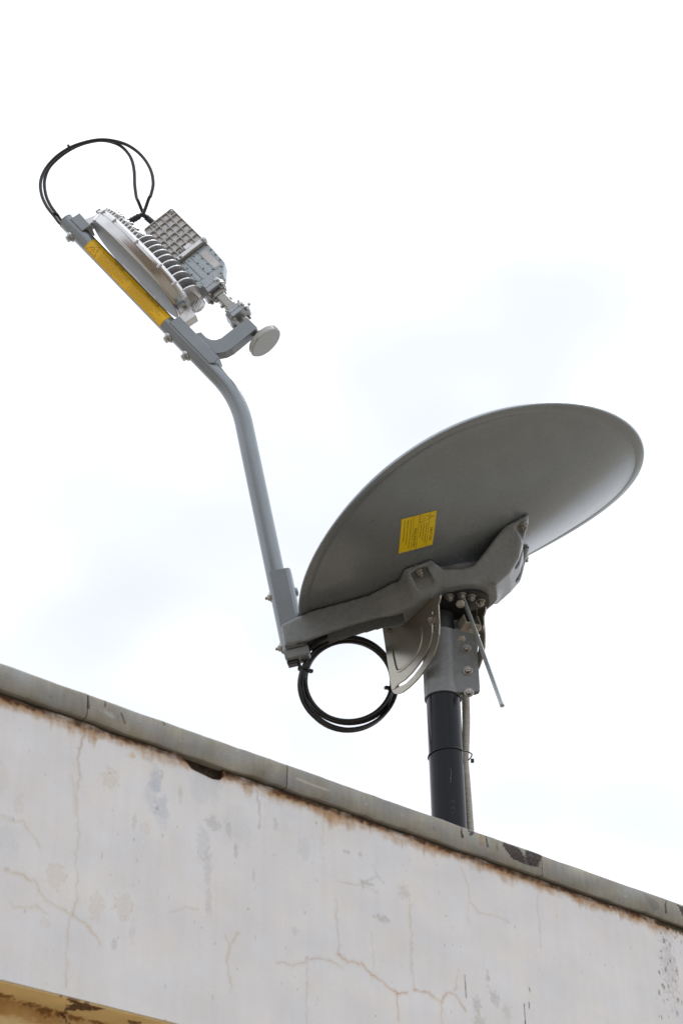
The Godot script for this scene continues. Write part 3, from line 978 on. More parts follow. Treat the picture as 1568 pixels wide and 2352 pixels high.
var prof := PackedVector2Array()
var inner_prof := PackedVector2Array()
var hub_c := Vector3.ZERO
var hub_n := Vector3.UP
const W_TOP := [Vector2(-0.32, 0.043), Vector2(-0.235, 0.07), Vector2(-0.205, 0.115), Vector2(0.3, 0.115)]
const W_LOW := [Vector2(-0.30, 0.043), Vector2(-0.2, 0.062), Vector2(-0.12, 0.075), Vector2(0.03, 0.075), Vector2(0.12, 0.10)]

func bracket_sdf(p: Vector3) -> float:
	var yz := Vector2(p.y, p.z)
	var d := sd_poly(yz, prof)
	var ax := absf(p.x)
	var hgt := clampf((p.z + 0.15) / 0.085, 0.0, 1.0)
	var w := lerpf(along(W_LOW, p.y), along(W_TOP, p.y), hgt)
	d = smax(d, (ax - w) * 0.85, 0.012)
	var q := p - hub_c
	var hh := q.dot(hub_n)
	var ring := maxf((q - hub_n * hh).length() - 0.083 - 0.12 * clampf(hh, 0.0, 0.06), absf(hh - 0.03) - 0.03)
	var k := maxf(0.024 - absf(d - ring), 0.0) / 0.024
	d = minf(d, ring) - k * k * 0.024 * 0.25
	# hollow underside of the long arm
	var cut := maxf(maxf(sd_poly(yz, inner_prof), ax - 0.037), p.y + 0.17)
	d = smax(d, -cut, 0.006)
	# bolt pockets in the street-side and rear feet
	var pock := maxf(absf(p.y + 0.178) - 0.021, maxf(0.092 - ax, p.z + 0.054))
	pock = smax(pock, -(p.z + 0.118), 0.03)
	d = smax(d, -pock, 0.006)
	var pock2 := maxf(absf(p.y - 0.108) - 0.020, maxf(0.090 - ax, p.z + 0.062))
	d = smax(d, -pock2, 0.006)
	# the upper end forks into two feet
	var fork := maxf(maxf(ax - 0.070, 0.062 - p.y), -(p.z + 0.098 - 0.25 * (p.y - 0.06)))
	d = smax(d, -fork, 0.012)
	# slot in the upper end
	var sl := Vector3(ax - 0.045, maxf(absf(p.y - 0.085) - 0.04, 0.0), p.z + 0.118).length() - 0.017
	d = smax(d, -sl, 0.005)
	return maxf(d, (p.z - dish_z(p.x, p.y) + 0.0015) * 0.9)

func sticker_image(w: int, h: int, seed_: int, hue: Color) -> Paint:
	var p := Paint.new(w, h, seed_)
	for y in h:
		for x in w:
			var k := (y * w + x) * 3
			var v := 1.0 + 0.015 * p.noise.get_noise_2d(x * 0.03, y * 0.03)
			p.px[k] = hue.r * v
			p.px[k + 1] = hue.g * v
			p.px[k + 2] = hue.b
	return p

const FONT := {"A": [14, 17, 17, 31, 17, 17, 17], "C": [14, 17, 16, 16, 16, 17, 14], "E": [31, 16, 16, 30, 16, 16, 31], "I": [14, 4, 4, 4, 4, 4, 14], "N": [17, 25, 25, 21, 19, 19, 17], "O": [14, 17, 17, 17, 17, 17, 14], "P": [30, 17, 17, 30, 16, 16, 16], "R": [30, 17, 17, 30, 20, 18, 17], "T": [31, 4, 4, 4, 4, 4, 4], "U": [17, 17, 17, 17, 17, 17, 14]}

func letters(p: Paint, text: String, x: int, y: int, k: int, c: Color) -> void:
	for ch in text:
		for row in 7:
			for col in 5:
				if FONT[ch][row] & (16 >> col):
					for dy in k:
						for dx in k:
							p.mixin(x + col * k + dx, y + row * k + dy, c, 0.9)
		x += 6 * k

func bar(p: Paint, x0: int, y0: int, x1: int, y1: int, c: Color, a: float) -> void:
	for y in range(maxi(0, y0), mini(p.h, y1)):
		for x in range(maxi(0, x0), mini(p.w, x1)):
			p.mixin(x, y, c, a)

func words(p: Paint, x0: int, x1: int, y: int, th: int, c: Color) -> void:
	var x := x0
	while x < x1:
		var n := rng.randi_range(5, 17)
		for k in range(x, mini(x + n, x1)):
			for dy in th:
				p.mixin(k, y + dy, c, 0.6 if dy > 0 and dy < th - 1 else 0.3)
		x += n + 3

func frame_line(p: Paint, a: Vector2, b: Vector2, r: float, c: Color) -> void:
	p.line([a, b], r, c, 1.0, 0.0)

func trefoil(p: Paint, at: Vector2, r: float, c: Color) -> void:
	for k in 3:
		var an := TAU * k / 3.0 + PI / 6
		p.blob(at + Vector2.from_angle(an) * r * 0.62, r * 0.36, r * 0.36, c, 1.0, 0.1, 0.05)

func tube_frame(pts: Array) -> void:
	pass

func build_antenna() -> void:
	var ant := thing("satellite_antenna", "grey offset satellite dish with bent feed arm on the black mast", "satellite dish", ANT)
	# ----- reflector -----
	var s := Shape.new()
	var seg := 120
	var back := []
	var front := []
	var rings := []
	for k in 25:
		rings.append(DISH_BODY * k / 24.0)
	var at := func(sc: float, an: float, lift: float) -> Vector3:
		var x := DISH_R * sc * cos(an)
		var y := DISH_R * sc * sin(an)
		return Vector3(x, y, dish_z(x, y) + lift)
	for k in range(1, 25):
		var rb := PackedVector3Array()
		var rf := PackedVector3Array()
		for j in seg:
			var an := TAU * j / seg
			rb.append(at.call(rings[k], an, 0.0))
			rf.append(at.call(rings[k], -an, 0.0035))
		back.append(rb)
		front.append(rf)
	# stiffening flange: a flat ring, then a lip turned forward
	var ends := [[0.9425, 0.0], [0.947, -0.0006], [0.988, -0.0006], [0.995, 0.0004], [0.999, 0.003], [1.0, 0.005], [0.996, 0.009], [0.976, 0.0165]]
	for e in ends:
		var rb := PackedVector3Array()
		for j in seg:
			rb.append(at.call(e[0], TAU * j / seg, e[1]))
		back.append(rb)
	var rev := []
	for r in back:
		var q: PackedVector3Array = r.duplicate()
		q.reverse()
		rev.append(q)
	s.grid(rev, true, 1)
	s.grid(front, true, 2)
	s.fan(rev[0], false, 1)
	s.fan(front[0], false, 2)
	var edge := PackedVector3Array(front[-1])
	var lip := PackedVector3Array()
	for j in seg:
		lip.append(at.call(0.973, -TAU * j / seg, 0.0150))
	var lip2 := PackedVector3Array()
	var lip3 := PackedVector3Array()
	for j in seg:
		lip2.append(at.call(0.976, -TAU * j / seg, 0.0165))
		lip3.append(at.call(0.970, -TAU * j / seg, 0.0035))
	s.grid([edge, lip3, lip, lip2], true, 3)
	var dish := part("reflector", s, M.paint, ant)
	# warning sticker on the back of the reflector
	var q4 := [dish_hit(921, 1192), dish_hit(1002, 1171), dish_hit(992, 1250), dish_hit(914, 1271)]
	var sp := sticker_image(220, 190, 61, Color(0.91, 0.79, 0.10))
	var ink := Color(0.16, 0.11, 0.03)
	bar(sp, 0, 36, 220, 38, ink, 0.6)
	bar(sp, 0, 92, 220, 94, ink, 0.6)
	bar(sp, 0, 122, 220, 124, ink, 0.6)
	letters(sp, "CAUTION", 98, 12, 2, ink)
	letters(sp, "PRECAUCION", 78, 101, 2, ink)
	for k in 3:
		words(sp, 62, 190 - k * 22, 46 + k * 15, 5, ink)
		words(sp, 16, 200 - k * 26, 134 + k * 17, 5, ink)
	frame_line(sp, Vector2(8, 86), Vector2(52, 86), 1.2, ink)
	frame_line(sp, Vector2(8, 86), Vector2(30, 12), 1.2, ink)
	frame_line(sp, Vector2(52, 86), Vector2(30, 12), 1.2, ink)
	trefoil(sp, Vector2(30, 66), 9, ink)
	s = Shape.new()
	var rows := []
	for i in 9:
		var row := []
		for j in 9:
			var u := i / 8.0
			var v := j / 8.0
			# u runs down the sticker in the photo, v from right to left
			var a: Vector3 = q4[1].lerp(q4[2], u)
			var b: Vector3 = q4[0].lerp(q4[3], u)
			var c := a.lerp(b, v)
			row.append([Vector3(c.x, c.y, dish_z(c.x, c.y) - 0.0008), Vector2(u, v)])
		rows.append(row)
	for i in 8:
		for j in 8:
			var c := [rows[i][j], rows[i + 1][j], rows[i + 1][j + 1], rows[i][j + 1]]
			var nn: Vector3 = (c[1][0] - c[0][0]).cross(c[3][0] - c[0][0])
			if nn.z > 0.0:
				c = [c[0], c[3], c[2], c[1]]
			s.quad_uv([c[0][0], c[1][0], c[2][0], c[3][0]], [c[0][1], c[1][1], c[2][1], c[3][1]], 1)
	var stm := uv_material(sp.texture(), 0.25)
	stm.texture_repeat = false
	var stk := part("warning_sticker", s, stm, dish)
	stk.set_meta("label", "yellow rectangular warning sticker with black print on the dish back")

	# ----- back bracket -----
	for e in [[652, 1484, 0.043], [702, 1479, 0.043], [793, 1444, 0.043], [910, 1409, 0.055], [985, 1382, 0.065], [1012, 1356, 0.07], [1060, 1348, 0.07], [1105, 1344, 0.05], [1138, 1350, 0.05], [1170, 1314, 0.07], [1192, 1280, 0.08], [1206, 1215, 0.11], [1220, 1160, 0.115], [1190, 1166, 0.115], [1150, 1214, 0.115], [1112, 1262, 0.112], [1084, 1293, 0.11], [1060, 1301, 0.11], [1015, 1303, 0.11], [991, 1284, 0.112], [975, 1268, 0.115], [925, 1286, 0.115], [912, 1324, 0.09], [821, 1352, 0.045], [818, 1360, 0.043], [765, 1364, 0.043], [760, 1374, 0.043], [705, 1395, 0.043], [686, 1412, 0.043], [664, 1414, 0.043], [640, 1418, 0.043]]:
		var l := ap(e[0], e[1], e[2])
		prof.append(Vector2(l.y, l.z))
	for e in [[672, 1520, 0.043], [690, 1440, 0.043], [800, 1408, 0.043], [920, 1370, 0.043], [930, 1460, 0.043]]:
		var l := ap(e[0], e[1], e[2])
		inner_prof.append(Vector2(l.y, l.z))
	hub_n = (ANT.basis.inverse() * Vector3(-0.10, 0.99, -0.02)).normalized()
	hub_c = ap(1062, 1382, 0.0)
	var lo := Vector3(1, 1, 1)
	var hi := -lo
	for e in prof:
		lo = lo.min(Vector3(-0.17, e.x - 0.02, e.y - 0.03))
		hi = hi.max(Vector3(0.17, e.x + 0.02, e.y + 0.03))
	hi.z = minf(hi.z, 0.03)
	lo.z = minf(lo.z, hub_c.z - 0.07)
	var br := part("back_bracket", nets(bracket_sdf, lo, hi, 0.0055), M.cast_paint, ant)
	# bolts through the feet
	for e in [[0.104, -0.178, -0.046], [0.104, 0.108, -0.052], [-0.104, -0.178, -0.046], [-0.104, 0.108, -0.052]]:
		s = Shape.new()
		s.hexbolt(looking(Vector3(e[0], e[1], e[2] - 0.012), Vector3(0.1 * signf(e[0]), 0, -1)), 0.0085, 0.008, 1.35, 0.008)
		s.tube(PackedVector3Array([Vector3(e[0], e[1], e[2] - 0.012), Vector3(e[0], e[1], e[2] + 0.012)]), 0.005, 10)
		part("foot_bolt", s, M.bolt, br)

	# ----- feed arm -----
	var line := [FEED * Vector3(0, 0, 0), FEED * Vector3(0.3, 0, 0), FEED * Vector3(0.585, 0, 0)]
	var p0 := Vector3(0, -0.4245, 0.844)
	line = [Vector3(0, -0.58105, 1.41085)]
	var knee := Vector3(0, -0.3740, 0.6630)
	var foot := Vector3(0, -0.5450, -0.061)
	var dirs := [(line[0] - knee).normalized(), (foot - knee).normalized()]
	var r_b := 0.085
	line.append(knee + dirs[0] * (r_b + 0.02))
	for k in 13:
		var t := k / 12.0
		var a: Vector3 = knee + dirs[0] * r_b
		var b: Vector3 = knee + dirs[1] * r_b
		line.append(a.lerp(knee, t).lerp(knee.lerp(b, t), t))
	line.append(foot)
	s = Shape.new()
	s.tube(PackedVector3Array(line), 0.0243, 40)
	# open end of the tube
	var arm := part("feed_arm", s, M.paint, ant)
	s = Shape.new()
	s.lathe(FEED * looking(Vector3(0.0, 0, 0), Vector3(-1, 0, 0)), [Vector2(0.021, 0.0003), Vector2(0.0245, 0.0006), Vector2(0.0245, 0.004), Vector2(0.0215, 0.004), Vector2(0.0215, 0.0004)], 32)
	part("end_rim", s, M.cast_paint, arm)
	# long warning sticker wrapped on the arm
	var ap_ := sticker_image(704, 100, 63, Color(0.97, 0.77, 0.04))
	bar(ap_, 3, 3, 701, 5, ink, 0.7)
	bar(ap_, 3, 95, 701, 97, ink, 0.8)
	bar(ap_, 3, 3, 5, 97, ink, 0.6)
	bar(ap_, 699, 3, 701, 97, ink, 0.6)
	bar(ap_, 112, 24, 690, 26, ink, 0.6)
	bar(ap_, 392, 24, 394, 97, ink, 0.4)
	frame_line(ap_, Vector2(12, 84), Vector2(94, 84), 1.6, ink)
	frame_line(ap_, Vector2(12, 84), Vector2(72, 18), 1.6, ink)
	frame_line(ap_, Vector2(94, 84), Vector2(72, 18), 1.6, ink)
	trefoil(ap_, Vector2(60, 60), 13, ink)
	letters(ap_, "CAUTION", 206, 8, 2, ink)
	letters(ap_, "PRECAUCION", 490, 8, 2, ink)
	for k in 5:
		words(ap_, 116, 388 - rng.randi_range(0, 60) - (120 if k == 4 else 0), 34 + k * 12, 4, ink)
		words(ap_, 402, 660 - rng.randi_range(0, 70), 34 + k * 12, 4, ink)
	s = Shape.new()
	var r_s := 0.0247
	for i in 36:
		for j in 14:
			var c := []
			for e in [[0, 0], [1, 0], [1, 1], [0, 1]]:
				var u: float = (i + e[0]) / 36.0
				var v: float = (j + e[1]) / 14.0
				var an := lerpf(0.83, -1.12, v)
				c.append([FEED * Vector3(lerpf(0.113, 0.464, u), sin(an) * r_s, cos(an) * r_s), Vector2(u, v)])
			s.quad_uv([c[0][0], c[3][0], c[2][0], c[1][0]], [c[0][1], c[3][1], c[2][1], c[1][1]], 1)
	var am := uv_material(ap_.texture(), 0.4)
	am.texture_repeat = false
	var ast := part("warning_sticker", s, am, arm)
	ast.set_meta("label", "long yellow warning sticker with black print along the feed arm")
	# arm bolts
	for x in [0.047, 0.500, 0.578]:
		s = Shape.new()
		s.lathe(FEED * looking(Vector3(x, -0.024, 0.0), Vector3(0, -1, 0.12)), [Vector2(0.0165, -0.006), Vector2(0.0165, 0.0015), Vector2(0.0145, 0.003)], 24)
		s.hexbolt(FEED * looking(Vector3(x, -0.0265, 0.0), Vector3(0, -1, 0.12)), 0.0095, 0.0095, 1.3)
		part("arm_bolt", s, M.zinc, arm)
	# saddle blocks
	s = Shape.new()
	s.slab(FEED, PackedVector2Array([Vector2(0.015, 0.006), Vector2(0.072, 0.006), Vector2(0.075, 0.036), Vector2(0.018, 0.038)]), -0.026, 0.0275, 0.0018)
	part("saddle_block", s, M.paint, arm)
	s = Shape.new()
	s.slab(FEED, PackedVector2Array([Vector2(0.478, 0.002), Vector2(0.655, 0.002), Vector2(0.664, 0.012), Vector2(0.660, 0.034), Vector2(0.482, 0.034)]), -0.026, 0.0275, 0.0018)
	part("saddle_block", s, M.paint, arm)
	# feed support
	var sup := []
	for e in [[0.545, 0.034], [0.553, 0.050], [0.575, 0.0505], [0.592, 0.056], [0.602, 0.066], [0.607, 0.080], [0.607, 0.172], [0.648, 0.172], [0.652, 0.165], [0.654, 0.080], [0.650, 0.060], [0.640, 0.044], [0.632, 0.034]]:
		sup.append(Vector2(e[0], e[1]))
	s = Shape.new()
	s.slab(FEED, PackedVector2Array(sup), -0.024, 0.010, 0.0015)
	part("feed_support", s, M.paint, ant)

	# ----- arm clamp at the foot of the arm: a U channel -----
	var up_a: Vector3 = (knee - foot).normalized()
	var across: Vector3 = up_a.cross(Vector3.RIGHT).normalized()
	if across.y < 0.0:
		across = -across
	var CL := Transform3D(Basis(Vector3.RIGHT, across, Vector3.RIGHT.cross(across)), foot)
	if CL.basis.z.dot(up_a) < 0.0:
		CL.basis = Basis(Vector3.LEFT, across, Vector3.LEFT.cross(across))
	var chan := PackedVector2Array()
	var o_w := 0.0315
	for e in [[-o_w, -0.012], [-o_w, 0.030], [-o_w + 0.003, 0.0375], [-o_w + 0.010, 0.041], [o_w - 0.010, 0.041], [o_w - 0.003, 0.0375], [o_w, 0.030], [o_w, -0.012], [o_w - 0.004, -0.012], [o_w - 0.004, 0.029], [o_w - 0.011, 0.037], [-o_w + 0.011, 0.037], [-o_w + 0.004, 0.029], [-o_w + 0.004, -0.012]]:
		chan.append(Vector2(e[0], e[1]))
	s = Shape.new()
	s.slab(CL, chan, -0.004, 0.212, 0.0006)
	var cheek := PackedVector2Array([Vector2(-0.0126, 0.0), Vector2(0.028, 0.0), Vector2(0.028, 0.224), Vector2(0.012, 0.224), Vector2(-0.0126, 0.205)])
	var clampo := part("arm_clamp", s, M.paint, ant)
	s = Shape.new()
	s.box(CL, Vector3(-0.027, -0.018, -0.030), Vector3(0.027, 0.045, -0.002), 0.004)
	part("clamp_foot", s, M.cast_paint, clampo)
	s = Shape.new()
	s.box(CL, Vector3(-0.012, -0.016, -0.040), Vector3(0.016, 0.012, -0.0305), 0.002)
	part("drain_plug", s, M.shade_and_plug_black, clampo)
	for e in [[0.155, 0.0], [0.014, 0.0]]:
		s = Shape.new()
		s.lathe(CL * looking(Vector3(0.0, -0.0235, e[0]), Vector3(0, -1, 0)), [Vector2(0.013, -0.004), Vector2(0.013, 0.0022), Vector2(0.011, 0.0035)], 24)
		s.hexbolt(CL * looking(Vector3(0.0, -0.0205, e[0]), Vector3(0, -1, 0)), 0.0088, 0.009, 0.0, 0.009)
		part("clamp_bolt", s, M.bolt, clampo)
	s = Shape.new()
	s.lathe(CL * looking(Vector3(0.0, 0.041, 0.155), Vector3(0, 1, 0)), [Vector2(0.014, -0.001), Vector2(0.0125, 0.004), Vector2(0.008, 0.0068), Vector2(0.0, 0.0075)], 20, true)
	part("carriage_bolt", s, M.paint, clampo)

	# ----- elevation mount -----
	var T := ANT.affine_inverse() * MNT
	var UP := looking(Vector3.ZERO, Vector3.UP)
	s = Shape.new()
	s.lathe(UP, [Vector2(0.0432, -0.002), Vector2(0.0462, -0.002), Vector2(0.0462, 0.178), Vector2(0.043, 0.181), Vector2(0.0, 0.181)], 48)
	var can := part("mast_sleeve", s, M.cast_paint, ant, T)
	# clamp ears with three bolts, square to the street
	var right := (MNT.basis.inverse() * Vector3(1, 0, 0.06)).normalized()
	var EAR := Transform3D(Basis(right, Vector3.UP, right.cross(Vector3.UP)), Vector3.ZERO)
	s = Shape.new()
	var ear := PackedVector2Array([Vector2(0.030, -0.002), Vector2(0.078, -0.003), Vector2(0.087, 0.0), Vector2(0.0905, 0.008), Vector2(0.0905, 0.168), Vector2(0.085, 0.177), Vector2(0.030, 0.178)])
	s.slab(EAR, ear, 0.030, 0.0335, 0.0006)
	s.slab(EAR, ear, 0.016, 0.0195, 0.0006)
	part("clamp_ear", s, M.cast_paint, can)
	for e in [[812, 1255], [822, 1420], [830, 1585]]:
		var w := px_hit((1040 + e[0] * 0.38265) * 0.79272, (1400 + e[1] * 0.38265) * 0.79272, MNT * (EAR * Vector3(0, 0, 0.0335)), MNT.basis * EAR.basis.z)
		s = Shape.new()
		var l := MNT.affine_inverse() * w
		s.lathe(looking(l, EAR.basis.z), [Vector2(0.0125, -0.001), Vector2(0.0125, 0.002), Vector2(0.0115, 0.003)], 24)
		s.hexbolt(looking(l + EAR.basis.z * 0.002, EAR.basis.z), 0.0088, 0.007, 0.0, 0.004)
		part("clamp_bolt", s, M.bolt, can)
	# head above the sleeve, coloured black for the shade in this gap
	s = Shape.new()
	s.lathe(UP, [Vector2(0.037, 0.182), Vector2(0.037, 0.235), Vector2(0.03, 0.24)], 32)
	part("mast_cap", s, M.shade_and_plug_black, can)
	s = Shape.new()
	for q in [-1.0, 1.0]:
		s.slab(Transform3D(Basis(Vector3(0, 0, 1), Vector3.UP, Vector3(-1, 0, 0)), Vector3(q * 0.05, 0, 0)), PackedVector2Array([Vector2(-0.045, 0.178), Vector2(0.045, 0.178), Vector2(0.045, 0.205), Vector2(0.02, 0.232), Vector2(-0.03, 0.232), Vector2(-0.045, 0.21)]), -0.002, 0.002, 0.0005)
	s.box(Transform3D(), Vector3(-0.048, 0.1825, -0.03), Vector3(0.048, 0.1865, 0.05), 0.0006)
	var yoke := part("elevation_yoke", s, M.cast_paint, ant, T)
	# skew plate under the hub, its shade put into the black colour
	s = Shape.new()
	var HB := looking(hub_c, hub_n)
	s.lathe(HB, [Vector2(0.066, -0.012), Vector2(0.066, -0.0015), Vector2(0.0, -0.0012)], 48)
	var skew := part("skew_plate", s, M.shade_and_plug_black, ant)
	for e in [[680, 858], [845, 858], [915, 893], [775, 845]]:
		var w := px_hit((1040 + e[0] * 0.38265) * 0.79272, (1400 + e[1] * 0.38265) * 0.79272, ANT * (HB * Vector3(0, 0, -0.012)), ANT.basis * hub_n)
		s = Shape.new()
		s.hexbolt(looking(ANT.affine_inverse() * w, -hub_n), 0.0095, 0.009, 1.3, 0.006)
		part("skew_bolt", s, M.bolt, skew)
	# sector plates with a curved slot
	var pz := func(pts: Array, x: float) -> PackedVector2Array:
		var out := PackedVector2Array()
		for e in pts:
			var l := mp((740 + e[0] * 0.5102) * 0.79272, (1400 + e[1] * 0.5102) * 0.79272, x)
			out.append(Vector2(l.z, l.y))
		return out
	var plate_x := 0.064
	var PX := Transform3D(Basis(Vector3(0, 0, 1), Vector3.UP, Vector3(-1, 0, 0)), Vector3.ZERO)
	var inner: PackedVector2Array = pz.call([[722, 812], [735, 792], [800, 738], [900, 690], [1004, 648], [1004, 850], [998, 890], [984, 935], [962, 980], [930, 1028], [890, 1078], [850, 1118], [815, 1140], [793, 1168], [776, 1176]], plate_x)
	var outer: PackedVector2Array = pz.call([[1006, 648], [1052, 636], [1050, 655], [1040, 690], [1042, 740], [1046, 800], [1043, 860], [1032, 920], [1012, 980], [985, 1030], [950, 1080], [912, 1125], [870, 1165], [835, 1190], [810, 1199], [790, 1196], [776, 1178], [794, 1170], [816, 1158], [855, 1140], [900, 1095], [940, 1042], [972, 990], [994, 940], [1008, 890], [1017, 840], [1018, 790], [1015, 730], [1006, 726]], plate_x)
	for q in [1.0, -1.0]:
		s = Shape.new()
		s.slab(PX, inner, -plate_x * q - 0.002, -plate_x * q + 0.002, 0.0004)
		s.slab(PX, outer, -plate_x * q - 0.002, -plate_x * q + 0.002, 0.0004)
		# turned edge along the straight side
		var a := inner[0]
		var b := inner[14]
		for k in 1:
			s.quad(Vector3(plate_x * q, a.y, a.x), Vector3(plate_x * q, b.y, b.x), Vector3(plate_x * q - 0.016 * q, b.y, b.x + 0.001), Vector3(plate_x * q - 0.016 * q, a.y, a.x + 0.001))
		var sec := part("elevation_plate", s, M.galv, ant, T)
		if q > 0.0:
			# pressed rib following the slot
			s = Shape.new()
			var rib := []
			for e in [[782, 950], [790, 1000], [805, 1060], [822, 1066], [860, 1040], [900, 1000], [930, 950], [945, 900], [948, 850], [945, 815]]:
				var l := mp((740 + e[0] * 0.5102) * 0.79272, (1400 + e[1] * 0.5102) * 0.79272, plate_x)
				rib.append(Vector3(plate_x - 0.0016, l.y, l.z))
			s.tube(smooth_path(rib, 5), 0.0062, 12)
			part("pressed_rib", s, M.galv, sec)
			for e in [[1010, 775, 0.0098], [762, 840, 0.006]]:
				var l := mp((740 + e[0] * 0.5102) * 0.79272, (1400 + e[1] * 0.5102) * 0.79272, plate_x)
				s = Shape.new()
				s.hexbolt(looking(Vector3(plate_x + 0.002, l.y, l.z), Vector3.RIGHT), e[2], 0.007, 1.35, 0.006 if e[2] > 0.008 else 0.0)
				part("slot_bolt", s, M.bolt, sec)
		else:
			var l := mp(1106, 1446, -plate_x)
			s = Shape.new()
			s.hexbolt(looking(Vector3(-plate_x + 0.002, l.y, l.z), Vector3.RIGHT), 0.0105, 0.012, 1.3)
			part("slot_bolt", s, M.bolt, sec)
	# tie bolt between the plates
	# adjustment rod and its clevis
	var ra := mp((1040 + 790 * 0.38265) * 0.79272, (1400 + 880 * 0.38265) * 0.79272)
	var rb := mp((1040 + 1082 * 0.38265) * 0.79272, (1400 + 1686 * 0.38265) * 0.79272)
	var rd := (rb - ra).normalized()
	var rod_pts := PackedVector3Array()
	var rod_r := []
	var nn := 220
	for k in nn + 1:
		rod_pts.append(ra.lerp(rb, float(k) / nn))
		rod_r.append(0.0054 + (0.00022 if k % 2 == 0 else -0.00022))
	s = Shape.new()
	s.tube(rod_pts, rod_r, 14)
	var rod := part("adjustment_rod", s, M.zinc, ant, T)
	var rc := mp((1040 + 848 * 0.38265) * 0.79272, (1400 + 1105 * 0.38265) * 0.79272)
	s = Shape.new()
	var RF := looking(rc, rd, Vector3.RIGHT)
	s.box(RF, Vector3(-0.015, -0.022, -0.006), Vector3(0.015, 0.022, -0.003), 0.0006)
	s.box(RF, Vector3(-0.015, -0.022, -0.042), Vector3(0.015, -0.019, -0.0055), 0.0006)
	s.box(RF, Vector3(-0.015, 0.019, -0.032), Vector3(0.015, 0.022, -0.0055), 0.0006)
	part("clevis", s, M.galv, rod)
	s = Shape.new()
	s.hexbolt(looking(rc - rd * 0.003, rd), 0.0088, 0.008, 1.3)
	s.hexbolt(looking(rc - rd * 0.006, -rd), 0.0088, 0.008, 1.3)
	part("rod_nut", s, M.bolt, rod)
	for e in [[765, 915, 0.0085, 0.009], [775, 1180, 0.0072, 0.012]]:
		var l := mp((1040 + e[0] * 0.38265) * 0.79272, (1400 + e[1] * 0.38265) * 0.79272, 0.03)
		s = Shape.new()
		s.hexbolt(looking(l, EAR.basis.z + Vector3(0, -0.4, 0)), e[2], e[3], 1.2)
		part("yoke_bolt", s, M.bolt, yoke)

func oval(x: float) -> float:           # half width of the housing at x
	var t := absf(x - 0.262) / 0.208
	return 0.0 if t >= 1.0 else 0.108 * pow(1.0 - pow(t, 2.7), 1.0 / 2.3)

func oval_ring(y: float, grow: float, n := 72) -> PackedVector3Array:
	var out := PackedVector3Array()
	for k in n:
		var a := TAU * k / n
		var cx := signf(cos(a)) * pow(absf(cos(a)), 2.0 / 2.7)
		var cz := signf(sin(a)) * pow(absf(sin(a)), 2.0 / 2.3)
		out.append(Vector3(0.262 + (0.208 + grow) * cx, y, -(0.108 + grow) * cz))
	return out

